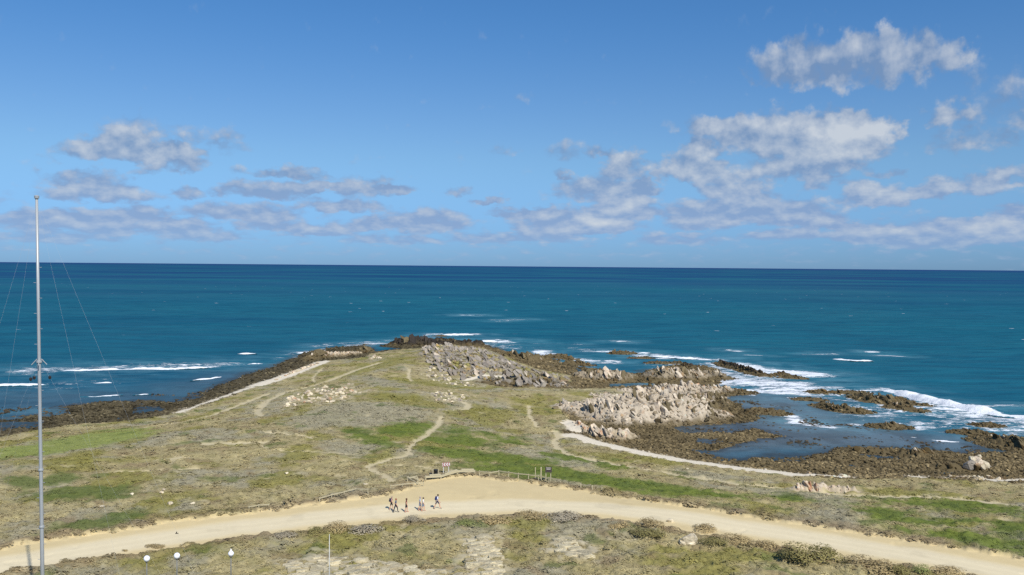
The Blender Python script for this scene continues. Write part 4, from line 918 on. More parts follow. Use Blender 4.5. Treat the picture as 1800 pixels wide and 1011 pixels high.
# broken weedy rock of the tidal flats
RUB = []
for i in range(6):
    me = stone_mesh(20 + i); me.materials.append(m_rub); RUB.append(me)
PX, PR, PS, PI, PT = [], [], [], [], []
for (n, r0, r1, smin, smax) in ((130000, 125, 230, .28, 1.05), (80000, 205, 400, .5, 1.5)):
    x, y, g = fan_points(n, r0, r1, 7 + int(r0))
    sh = samp(S['shore'], x, y) * (1 - samp(S['beach'], x, y)); z = ground_z(x, y)
    k = (sh > g.uniform(.3, 1, n)) & (z > -0.22) & (z < 3.0) & (samp(S['rock'], x, y) < g.uniform(.2, 1.1, n))
    x, y, z = x[k], y[k], z[k]; m = len(x); c = samp(S['c'], x, y) * np.where(z < .22 + .25 * fbm(x, y, 6, 2, 97), .62, 1.0)[:, None] * g.uniform(.55, 1.5, (m, 1)) * (1 + .5 * fbm(x, y, 9, 2, 95))[:, None] * np.where(g.random((m, 1)) < .06, 1.6, 1.0)
    sz = smin + (smax - smin) * g.random(m) ** 3
    PX.append(np.stack([x, y, z + 0.05 * sz], 1)); PR.append(g.uniform(-.6, .6, (m, 3)) * np.array([1, 1, 5.2])); PS.append(np.stack([sz, sz * g.uniform(.6, 1, m), sz * g.uniform(.3, .75, m) * np.where(x < -20, .7, 1)], 1)); PI.append(g.integers(0, 6, m)); PT.append(np.clip(c, .01, .6))
tag(scatter('rubble', cat_(PX), cat_(PR), cat_(PS), cat_(PI), cat_(PT), RUB), 'brown weed covered broken rock of the tidal flats', 'rubble', kind='stuff')

# low stones breaking the surface of the shallow bay
x, y, g = fan_points(130000, 140, 300, 77); z = ground_z(x, y); bm_ = np.zeros(len(x))
for p in (W([(1270, 700), (1400, 706), (1470, 735), (1600, 765), (1750, 785), (1750, 800), (1500, 795), (1250, 800), (1150, 745)], 0), W([(-40, 720), (250, 696), (400, 672), (420, 690), (200, 735), (-40, 765)], 0)): bm_ = np.maximum(bm_, sstep(-3, 8, sdf(x, y, p, 20.0)))
k = (z < -.1) & (bm_ * (sstep(-.05, .30, fbm(x, y, 7, 3, 99)) + .8 * sstep(-1.6, -.3, z) * sstep(-.3, .1, fbm(x, y, 4, 2, 98))) * .9 > g.random(len(x)))
x, y = x[k], y[k]; m = len(x); sz = .25 + 1.0 * g.random(m) ** 3
tag(scatter('low_stones', np.stack([x, y, np.full(m, -.06)], 1), g.uniform(-.3, .3, (m, 3)) * np.array([1, 1, 10]), np.stack([sz, sz * .8, sz * g.uniform(.25, .5, m)], 1), g.integers(0, 6, m), np.clip(np.array(lin(74, 66, 52)) * g.uniform(.5, 1.6, (m, 1)), .01, .5), RUB), 'small dark stones just breaking the surface of the shallow bays', 'stones', kind='stuff')
# broken beds between the slabs one can pick out
BRK = []
for i in range(8):
    me = fin_mesh(30 + i); me.materials.append(m_rub); BRK.append(me)
x, y, g = fan_points(95000, 140, 400, 55); rk = samp(S['rock'], x, y); z = ground_z(x, y); k = (rk > g.uniform(.35, 1, len(x))) & (z > .1) & (samp(S['beach'], x, y) < .3)
x, y, z = x[k], y[k], z[k]; m = len(x); sz = (.4 + 1.4 * g.random(m) ** 2.6) * (.8 + .25 * samp(S['gs'], x, y)); gsv = samp(S['gs'], x, y)
tl_ = np.where(gsv > .5, g.normal(-.8, .16, m), g.normal(-.42, .25, m))
tag(scatter('broken_rock', np.stack([x, y, z - .1 * sz], 1), np.stack([g.normal(0, .2, m), tl_, g.normal(-.2, .3, m)], 1), np.stack([sz * g.uniform(.4, 1.0, m), sz * g.uniform(.7, 2.0, m), sz * g.uniform(.4, .8, m)], 1), g.integers(0, 8, m), np.clip(samp(S['c'], x, y) * g.uniform(.55, 1.25, (m, 1)) * np.array([[1, 1, 1], [.62, .58, .5], [1.05, .88, .7]])[g.choice(3, m, p=[.68, .22, .10])], .01, .7), BRK), 'small broken edges of the upended rock beds along the shore', 'rock', kind='stuff')

# ------------------------------------------------------------------ breaking waves
m_foam, t, b = new_mat('foam')
geo = t.node('ShaderNodeNewGeometry'); fpos = geo.outputs['Position']
fmix = t.m('ADD', t.attr('crest')[2], t.m('MULTIPLY', t.m('SUBTRACT', t.noise(t.vscale(fpos, (.5, .8, 1)), 1.0, 5, .68), .5), 1.3))
t.put(b.inputs['Base Color'], t.mix(t.ss(fmix, .28, .55), (0.02, 0.13, 0.18), (0.83, 0.85, 0.86))); b.inputs['Roughness'].default_value = 0.6
t.put(b.inputs['Normal'], t.bump(t.noise(fpos, 1.2, 5, .65), .4, .7))
WAVES = [
    ([(72, 653), (140, 652.5), (220, 651), (300, 649), (365, 646), (386, 645)], .8, 1.1, 'longest white breaker rolling in behind the mast'), ([(392, 644), (430, 642), (468, 640)], .5, .55, 'thin breaker continuing the longest one toward the headland'),
    ([(-30, 678), (40, 677.5), (86, 676.5)], .6, .8, 'white breaker crossing the mast below the longest one'), ([(108, 676), (135, 675.5)], .5, .8, 'shortest breaker of the second row beside the mast'), ([(153, 675), (207, 674.5)], .55, .85, 'right end breaker of the second row near the mast'),
    ([(335, 669), (370, 666), (402, 662)], .36, .85, 'slanting small breaker close to the dark shore belt'), ([(140, 698), (180, 696.5), (216, 695)], .4, .75, 'low breaker just off the dark rocks on the left shore'), ([(233, 694.5), (266, 693)], .35, .7, 'tiny breaker beside the low one off the dark rocks'),
    ([(417, 622.5), (452, 622)], .5, .95, 'single short white breaker far off the left shore'), ([(516, 622), (540, 620), (562, 617)], .7, .9, 'breaker striking the end of the dark shore belt'),
    ([(1540, 685), (1580, 692), (1640, 708), (1700, 720), (1760, 730), (1830, 740)], 1.5, 1.25, 'great white roller running slantwise to the right edge'), ([(1460, 631.5), (1500, 634), (1537, 635)], .55, .95, 'white breaker out beyond the broad brown rock'),
    ([(1590, 769), (1622, 771)], .35, .75, 'low breaker in the shallow bay over the tidal flat'), ([(1630, 773), (1692, 778)], .38, .85, 'longer low breaker in the shallow bay near the great boulder'), ([(1142, 627), (1180, 629), (1215, 631), (1258, 635)], .7, .9, 'breaker ending against the long dark slanting rock'),
    ([(1084, 623), (1115, 622), (1147, 620)], .6, .9, 'breaker washing round the thin brown rock'), ([(1320, 647), (1360, 653), (1420, 658)], .9, .95, 'breaker bursting over the dark rocks past the slanting rock'), ([(832, 601), (876, 601)], .8, .9, 'breaker beside the small black peak at the tip'), ([(770, 589.5), (835, 589)], .7, .8, 'outermost breaker off the headland tip'),
]
for wi, (pts, hgt, cr_, lb) in enumerate(WAVES):
    L = np.array([at(px, py, 0) for px, py in pts]); seg = np.linalg.norm(np.diff(L, axis=0), axis=1); cum = np.concatenate([[0], np.cumsum(seg)]); n = max(10, int(cum[-1] / 0.7))
    u = np.linspace(0, cum[-1], n); X = np.interp(u, cum, L[:, 0]); Y = np.interp(u, cum, L[:, 1])
    tx, ty = np.gradient(X), np.gradient(Y); tl = np.hypot(tx, ty); nx, ny = -ty / tl, tx / tl
    sgn = np.where(nx * X + ny * Y > 0, 1, -1); nx, ny = nx * sgn, ny * sgn                # away from the shore
    prof = [(-1.3, -.15, .30), (-.75, .45, .85), (-.25, .92, 1.1), (.2, 1.0, .9), (.9, .72, .5), (2.0, .36, .15), (3.6, .08, -.2), (4.8, -.2, -.6)]
    taper = np.clip(np.minimum(u, cum[-1] - u) / max(3.0, .22 * cum[-1]), 0, 1) ** .8; hgt = hgt * .72
    V, A = [], []
    wob = fbm(u, u * 0 + wi * 9.7, 6.0, 4, 3, .6); taper = taper * np.clip(1 + 1.1 * fbm(u, u * 0 + wi * 3.3, 9.0, 3, 5), .15, 1.4)
    for k, (o_, z_, f_) in enumerate(prof):
        nz = fbm(u, u * 0 + k * .7 + wi * 5, 2.2, 3, 8); wd = hgt * 1.35 * (.7 + .5 * taper)
        V.append(np.stack([X + nx * (o_ * wd + wob * 2.0 + nz * .5), Y + ny * (o_ * wd + wob * 2.0 + nz * .5), hgt * z_ * taper * (1 + .5 * nz + .4 * wob) - .02], 1)); A.append(f_ * cr_ * (.25 + .75 * np.clip(taper, 0, 1)) + .35 * wob)
    V = np.stack(V, 1); A = np.stack(A, 1); fa = np.arange(n * 8).reshape(n, 8)
    q = np.stack([fa[:-1, :-1], fa[1:, :-1], fa[1:, 1:], fa[:-1, 1:]], -1).reshape(-1, 4)
    me = np_mesh('breaking_wave', V.reshape(-1, 3), q); fattr(me, 'crest', A.ravel())
    tag(link('breaking_wave', me, m_foam), lb, 'wave', 'breaking waves')

# ------------------------------------------------------------------ timber, posts and signs
m_wood = plain('weathered_timber', lin(182, 172, 142), .8, var=.2, scale=9); m_white = plain('white_paint', lin(214, 214, 208), .5, var=.06); m_dk = plain('dark_plastic', lin(46, 48, 50), .55, var=.15)
m_brownsign = plain('brown_board', lin(58, 48, 44), .6, var=.12); m_red = plain('sign_red', lin(168, 40, 44), .5, var=.05); m_steel = plain('galvanised_steel', lin(178, 180, 178), .45, .25, var=.08, scale=3); m_print = plain('sign_print', lin(200, 196, 186), .6)
m_globe = plain('opal_globe', (.94, .94, .95), .25, var=.02, spec=.5); m_pole = plain('lamp_pole', lin(120, 120, 116), .5, .2); m_wire = plain('wire', lin(196, 198, 196), .45, .2); m_ins = plain('insulator', lin(52, 46, 44), .4)
FENCE_N = [0]
def fence(pts, label, hpx=7.0, rails=1, post_every=None, lean=0.0, pw=.105):
    """posts stand at the given picture points; one rail per bay"""
    P = [stand(px, py) for px, py in pts]
    kf = np.polyfit(range(len(P)), [p.z for p in P], 1)
    for i, p in enumerate(P): p.z = float(np.polyval(kf, i))
    o0 = P[0]; root = tag(empty('rail_fence', o0), label, 'fence', 'post and rail fences along the road')
    for i, p in enumerate(P):
        d = math.hypot(p.x, p.y); h = hpx * d / F
        MB().box(p - o0 + Vector((0, 0, h / 2 - .35)), (pw, pw, h + .7), Matrix.Rotation(random.uniform(-.05, .05), 3, 'Y')).build('post', m_wood, root)
        if i + 1 < len(P) and rails:
            q = P[i + 1]; a = p - o0 + Vector((0, -pw * .6, h * .86)); c_ = q - o0 + Vector((0, -pw * .6, h * .86 + random.uniform(-.05, .05))); e_ = (c_ - a)
            rot = e_.to_track_quat('X', 'Z').to_matrix()
            MB().box((a + c_) / 2, (e_.length + .2, .06, .115), rot).build('rail', m_wood, root)
    return root
fence([(562, 879), (583, 876), (605, 874), (626, 871), (647, 868)], 'straight low rail fence along the upper road edge left of the walkers')
fence([(438, 894), (455, 892), (472, 890)], 'short low rail at the road edge farther left than the other fences', 4.5)
fence([(687, 862), (707, 860), (727, 857), (744, 855)], 'low rail fence standing just behind the walkers')
fence([(843, 836), (860, 836.5), (877, 837.5), (894, 838.5), (911, 841), (929, 843), (947, 845.5), (965, 848.5), (985, 851)], 'long rail fence at the sandy bay in front of the bright green strip', 9.5)
def broken_rail():
    p = stand(722, 851); r = tag(empty('rail_fence', p), 'collapsed wooden rails lying crossed over brush at the corner of the sandy bay', 'fence', 'post and rail fences along the road')
    for a, c_ in (((-.6, .9, .75), (.9, 1.2, .5)), ((-.5, .8, .7), (1.0, -.6, .25)), ((.2, 1.3, .45), (1.4, .1, .3)), ((-.4, 1.5, .5), (.6, 2.4, .55))):
        a, c_ = Vector(a), Vector(c_); MB().box((a + c_) / 2, ((c_ - a).length, .09, .14), (c_ - a).to_track_quat('X', 'Z').to_matrix()).build('rail', m_wood, r)
    for q in ((-.55, .85), (1.0, .1), (.8, 1.2)): MB().box((q[0], q[1], .3), (.12, .12, .9)).build('post', m_wood, r)
broken_rail()
def barrier():
    P = [stand(px, py) for px, py in ((748, 845), (775, 840), (804, 835), (834, 831))]; r = tag(empty('timber_barrier', P[0]), 'long low barrier of heavy timber beams behind the sandy bay', 'barrier')
    for i in range(3):
        a, c_ = P[i] - P[0] + Vector((0, 0, .42)), P[i + 1] - P[0] + Vector((0, 0, .42)); MB().box((a + c_) / 2, ((c_ - a).length + .05, .26, .26), (c_ - a).to_track_quat('X', 'Z').to_matrix()).build('beam', m_wood, r)
        a, c_ = a + Vector((.3, .25, .2)), c_ + Vector((.1, .25, .22)); MB().box((a + c_) / 2, ((c_ - a).length * .8, .16, .18), (c_ - a).to_track_quat('X', 'Z').to_matrix()).build('beam', m_wood, r)
    for p in P: MB().box(p - P[0] + Vector((0, .05, .15)), (.2, .2, .9)).build('post', m_wood, r)
barrier()
def post_thing(px, py, hpx, label, w=.12):
    p = stand(px, py); d = math.hypot(p.x, p.y); h = hpx * d / F; r = tag(empty('marker_post', p), label, 'post', 'marker posts by the road')
    MB().box((0, 0, h / 2 - .15), (w, w, h + .3)).build('shaft', m_wood, r); MB().box((0, 0, h + .03), (w * 1.15, w * 1.15, .06), taper=.6).build('cap', m_wood, r)
post_thing(1021, 858, 7.5, 'first short wooden post past the end of the long fence'); post_thing(1041, 861, 7, 'middle one of three short posts past the long fence'); post_thing(1058, 863, 6, 'last short post before the open road edge')
post_thing(941, 843, 21, 'slim tall post, shorter of the pair beside the brown sign', .10); post_thing(951, 845, 24, 'thick tall post nearest to the brown sign', .15)
def brown_sign():
    p = stand(964, 847); r = tag(empty('information_sign', p), 'dark brown board on two pale posts at the long fence', 'sign'); d = math.hypot(p.x, p.y); k = d / F
    for x in (-4.5, 4.0): MB().box((x * k, 0, 9 * k), (.11, .11, 18.5 * k)).build('post', m_wood, r)
    rot = Matrix.Rotation(R(-16), 3, 'X'); bd = MB().box((0, -.10, 22 * k), (11.5 * k, .06, 9.5 * k), rot).build('board', m_brownsign, r)
    for z, w in ((25, 8), (22.6, 7), (19.6, 5)): MB().box((.4 * k if z < 20 else -.2 * k, -.10 - .042 - (22 - z) * k * math.sin(R(16)) * -1, z * k), (w * k, .012, .8 * k), rot).build('print_line', m_print, bd)
brown_sign()
def chevron_sign():
    p = stand(784, 833); r = tag(empty('chevron_sign', p), 'white road sign with three red chevrons pointing left on two posts', 'sign'); d = math.hypot(p.x, p.y); k = d / F; rz = Matrix.Rotation(R(6), 3, 'Z')
    for x in (-4.6, 4.6): MB().box((x * k, .06, 7 * k), (.09, .09, 14.6 * k)).build('post', m_white, r)
    W_, H_, zc = 13.6 * k, 6.6 * k, 16.6 * k
    tl = Matrix.Rotation(R(-5), 3, 'Y'); bd = MB().box((0, 0, zc), (W_, .04, H_), tl).build('board', m_white, r)
    for s_ in (-1, 1): MB().box(tl @ Vector((0, -.025, s_ * H_ * .46)) + Vector((0, 0, zc)), (W_ * .98, .012, H_ * .07), tl).build('border', m_red, bd)
    for c_ in (-.33, 0, .33):
        for s_ in (-1, 1): 
            x0, x1 = c_ * W_ - .10 * W_, c_ * W_ + .07 * W_
            hw = .05 * W_; V = []
            for yy in (-.036, -.024):
                V += [tl @ Vector(v) + Vector((0, 0, zc)) for v in ((x0 - hw, yy, 0), (x0 + hw, yy, 0), (x1 + hw, yy, s_ * H_ * .40), (x1 - hw, yy, s_ * H_ * .40))]
            fs = [(0, 1, 2, 3), (7, 6, 5, 4), (0, 4, 5, 1), (1, 5, 6, 2), (2, 6, 7, 3), (3, 7, 4, 0)]
            MB().add(V, fs if s_ > 0 else [f[::-1] for f in fs]).build('chevron', m_red, bd)
chevron_sign()
def bin_():
    p = stand(766, 837); r = tag(empty('litter_bin', p), 'dark litter bin held between two posts beside the chevron sign', 'bin'); k = math.hypot(p.x, p.y) / F
    MB().lathe([(.22, .12), (.26, .2), (.29, .85), (.31, .87), (.31, .93), (.25, .93), (.24, .7)], n=14).build('drum', m_dk, r, True)
    for x in (-.4, .4): MB().box((x, 0, .45), (.1, .1, 1.1)).build('post', m_wood, r)
    MB().box((0, .05, .5), (.8, .05, .06)).build('crossbar', m_wood, r); MB().box((-.75, .2, .2), (.4, .3, .4)).build('block', m_dk, r)
bin_()
fence([(783, 833), (800, 831)], 'single rail half hidden behind the posts of the chevron sign', 5)

# ------------------------------------------------------------------ mast, lamps, thin pole
def mast():
    D = 64.0; top = at_depth(64.5, 347, D); foot = at_depth(77, 1160, D); foot.z = float(ground_z(foot.x, foot.y)[0]) if D > 62 else 5.0
    r = tag(empty('radio_mast', foot), 'tall slim pale steel mast held by thin wires', 'mast'); T = top - foot
    MB().tube([(0, 0, -.3), T * .25, T * .5, T * .75, T], [.14, .132, .122, .108, .09], 14).build('pole', m_steel, r, True)
    def on(py): 
        f_ = (at_depth(70, py, D).z - foot.z) / T.z; return T * f_, f_
    cap = MB().lathe([(.10, -.1), (.16, -.08), (.17, .1), (.12, .14)], T, 12).build('cap', m_steel, r)
    for py in (636, 826, 926):
        c_, f_ = on(py); w = .165 if py == 636 else .15
        col_ = MB().lathe([(w, -.09), (w + .03, -.06), (w + .03, .06), (w, .09)], c_, 14).build('collar', m_steel, r)
        if py == 636:
            for a in range(4):
                an = a * math.pi / 2 + .4; dv = Vector((math.cos(an), math.sin(an), 0))
                MB().tube([c_ + dv * .14 + Vector((0, 0, .2)), c_ + dv * .5 - Vector((0, 0, .22))], .03, 6).build('bracket', m_steel, col_)
    for py in range(470, 1000, 27):
        c_, f_ = on(py); sgn = 1 if (py // 27) % 2 else -1
        MB().box(c_ + Vector((sgn * .2, -.03, 0)), (.2, .03, .03)).build('step', m_steel, r)
    c_, _ = on(658)
    T_ = T - Vector((0, 0, .2))
    anch = {}
    for k_, (ax, ay) in enumerate(((6.9, 0.0), (-6.4, 1.0), (12.6, 2.0), (-9.6, -2.0))):
        e_ = Vector((ax, ay, 0)); e_.z = float(ground_z(foot.x + ax, max(foot.y + ay, 62.5))[0]) - foot.z
        MB().tube([T_, T_ * .5 + e_ * .5 + Vector((0, 0, -.1)), e_], .0032, 5).build('guy_wire', m_wire, r); anch[k_] = e_
    cc, _ = on(630)
    for (ax, ay) in ((9.5, 4.0), (-8.0, -3.0), (-9.0, 6.0)):
        e_ = Vector((ax, ay, 0)); e_.z = float(ground_z(foot.x + ax, max(foot.y + ay, 62.5))[0]) - foot.z
        wv = MB().tube([cc, e_], .003, 5).build('guy_wire', m_wire, r)
        q = cc + (e_ - cc) * .065; MB().lathe([(.02, -.14), (.10, -.08), (.11, .06), (.03, .13)], q, 8).build('insulator', m_ins, wv)
mast()
def lamp(px, py, D, label, pointed=False):
    c_ = at_depth(px, py, D); gz = float(ground_z(c_.x, c_.y)[0]); r = tag(empty('globe_lamp', (c_.x, c_.y, gz)), label, 'lamp', 'white globe lamps at the bottom of the picture'); h = c_.z - gz
    MB().tube([(0, 0, -.2), (0, 0, h * .5), (0, 0, h - .24)], [.06, .05, .042], 10).build('pole', m_pole, r, True)
    MB().lathe([(.06, h - .32), (.15, h - .27), (.17, h - .21), (.12, h - .18)], n=12).build('collar', m_pole, r)
    if pointed: prof = [(.12, -.22), (.22, -.12), (.255, 0), (.22, .1), (.12, .2), (.05, .3), (.012, .42)]
    else: prof = [(.26 * math.cos(a), .26 * math.sin(a)) for a in np.linspace(-1.1, 1.5, 10)]
    MB().lathe([(r_, h + z) for r_, z in prof], n=16).build('globe', m_globe, r, True)
    MB().lathe([(.14, -.2), (.14, .18), (.08, .25)], n=12).build('base', m_pole, r)
lamp(258, 982, 74, 'round white globe lamp nearest to the mast'); lamp(311, 977, 75, 'round white globe lamp in the middle of the three'); lamp(406, 973, 76, 'white globe lamp with a pointed top on a slim pole', True)
def thin_pole():
    c_ = at_depth(579, 941, 76); gz = float(ground_z(c_.x, c_.y)[0]); r = tag(empty('slim_pole', (c_.x, c_.y, gz)), 'thin white pole standing among the broken ledges below the road', 'pole'); h = c_.z - gz
    MB().tube([(0, 0, -.2), (0, 0, h * .6), (0, 0, h)], [.045, .035, .022], 8).build('shaft', m_white, r, True); MB().lathe([(.03, h), (.045, h + .03), (.01, h + .08)], n=8).build('tip', m_white, r); MB().lathe([(.09, -.2), (.09, .2), (.05, .24)], n=8).build('base', m_pole, r)
thin_pole()

# ------------------------------------------------------------------ shrubs one can pick out below the road
def bush_mats(name, col):
    m, t, b = new_mat(name); oi = t.node('ShaderNodeObjectInfo'); geo = t.node('ShaderNodeNewGeometry'); n = t.noise(geo.outputs['Position'], 2.2, 4, .65)
    sc = t.node('ShaderNodeVectorMath', operation='SCALE'); sc.inputs[0].default_value = col; t.put(sc.inputs['Scale'], t.m('MULTIPLY', t.m('MULTIPLY_ADD', n, 1.0, .8), t.m('MULTIPLY_ADD', oi.outputs['Random'], .35, .85)))
    t.l.new(sc.outputs[0], b.inputs['Base Color']); b.inputs['Roughness'].default_value = .85; b.inputs['Specular IOR Level'].default_value = .12
    return m
BC = {'tan': bush_mats('tan_shrub', lin(158, 140, 100)), 'olive': bush_mats('olive_shrub', lin(126, 118, 74)), 'green': bush_mats('green_shrub', lin(116, 120, 72)), 'grey': bush_mats('grey_shrub', lin(150, 140, 118))}
m_twig = plain('twig', lin(110, 92, 72), .9)
def bush_mesh(i, mat):
    r_ = random.Random(40 + i); mb = MB(); lobes = [(Vector((r_.uniform(-.3, .3), r_.uniform(-.3, .3), r_.uniform(.12, .42))), r_.uniform(.2, .36)) for k in range(9)]
    for k in range(1500):
        c0_, rad_ = r_.choice(lobes); d = Vector((r_.gauss(0, 1), r_.gauss(0, 1), r_.gauss(.35, 1))).normalized(); c_ = c0_ + d * rad_ * r_.uniform(.72, 1.05)
        if c_.z < -.02: continue
        s_ = r_.uniform(.022, .05); nrm = (d + Vector((r_.uniform(-.7, .7), r_.uniform(-.7, .7), r_.uniform(-.3, .7)))).normalized(); u = nrm.orthogonal().normalized(); u.rotate(Matrix.Rotation(r_.uniform(0, 6.28), 3, nrm)); v = nrm.cross(u)
        mb.add([c_ - u * s_ * .6, c_ + v * s_ * .5, c_ + u * s_, c_ - v * s_ * .5], [(0, 3, 2, 1)])
    me = bpy.data.meshes.new('foliage'); me.from_pydata(mb.v, [], mb.f); soft_normals(me, (0, 0, .05)); me.materials.append(mat); return me
def stem_mesh(i):
    r_ = random.Random(80 + i); mb = MB()
    for k in range(9):
        a = r_.uniform(0, 6.28); e_ = Vector((math.cos(a) * r_.uniform(.1, .4), math.sin(a) * r_.uniform(.1, .4), r_.uniform(.3, .5))); mb.tube([(0, 0, -.1), e_ * .5 + Vector((0, 0, .06)), e_], [.02, .014, .006], 5)
    me = bpy.data.meshes.new('stems'); me.from_pydata(mb.v, [], mb.f); me.update(); me.materials.append(m_twig); return me
BUSH = {k: [bush_mesh(i + 3 * j, m) for i in range(3)] for j, (k, m) in enumerate(BC.items())}; STEM = [stem_mesh(i) for i in range(3)]
def bush(px, py, wpx, hpx, kind, label, dz=0.0):
    p = stand(px, py); k = math.hypot(p.x, p.y) / F; r = tag(empty('shrub', (p.x, p.y + wpx * k * .3, p.z - .1 + dz), random.uniform(0, 6.28)), label, 'shrub', 'shrubs below the road')
    w, h = wpx * k * 1.2, hpx * k * 1.1; w2 = w * random.uniform(.75, 1.0)
    i = random.randrange(3)
    for nm, me in (('foliage', BUSH[kind][i]), ('stems', STEM[i])):
        o = link(nm, me, None, r); o.scale = (w, w2, h)
for a in ((1418, 990, 70, 36, 'olive', 'big dense olive shrub on the sandy edge below the road, its taller left half'), (1462, 990, 58, 31, 'olive', 'big shrub joined to the olive one on the sandy edge, its lower right half'), (1490, 992, 26, 14, 'olive', 'small shrub at the right foot of the big sandy-edge shrubs'),
          (1545, 1008, 70, 24, 'tan', 'broad tan shrub cut by the lower picture edge right of the big olive shrub'), (1590, 1012, 40, 22, 'olive', 'rounded shrub at the lower picture edge next to the broad tan one'), (1622, 1008, 32, 16, 'green', 'small green shrub on the sand by the lower picture edge'), (1670, 1016, 50, 14, 'tan', 'low tan shrub nearest the lower right corner'),
          (546, 941, 34, 14, 'olive', 'round olive shrub ringed with bare sand beside the road'), (590, 937, 44, 16, 'tan', 'tan shrub next to the ringed round one below the road'), (640, 941, 58, 20, 'grey', 'broad grey shrub below the walkers to their left'), 
          (725, 920, 36, 13, 'grey', 'low purplish grey shrub just under the walkers'),   (815, 925, 44, 14, 'green', 'spreading green shrub on the crest above the cracked ledge'),
          (870, 921, 56, 14, 'tan', 'wide tan shrub on the crest behind the cracked ledge'), (935, 912, 60, 11, 'tan', 'long low tan shrub along the road edge above the flat slabs'), (1000, 915, 56, 11, 'grey', 'grey shrub row along the road edge right of the long tan one'), 
          (1085, 932, 40, 16, 'tan', 'tan shrub to the left of the large boulder'), (1145, 928, 50, 16, 'tan', 'dense tan shrub above and left of the large boulder'), (1140, 948, 60, 14, 'olive', 'olive shrub directly left of the large boulder'), (1240, 935, 42, 14, 'tan', 'tan shrub directly behind the large boulder by the road'), (1255, 960, 50, 16, 'olive', 'olive shrub right of the large boulder'),
          (1300, 956, 54, 18, 'tan', 'tan shrub beside the road right of the large boulder'), (1345, 966, 46, 16, 'tan', 'last tan shrub before the sandy gap left of the big olive shrub'),   
           (500, 945, 40, 12, 'grey', 'grey shrub on the bank left of the ringed round shrub'), (720, 885, 1, 1, None, None)):
    if a[4]: bush(*a)
def road_island(px, py, w, label):
    p = stand(px, py); k = math.hypot(p.x, p.y) / F; r = tag(empty('shrub', p), label, 'shrub', 'low plants growing on the road')
    for nm, me in (('foliage', BUSH['tan'][0]), ('stems', STEM[0])):
        o = link(nm, me, None, r); o.scale = (w * k, w * k * .8, .35)
road_island(271, 961, 34, 'flat strip of brown plants lying on the sandy road'); road_island(219, 969, 10, 'tiny brown tuft on the road left of the flat strip')

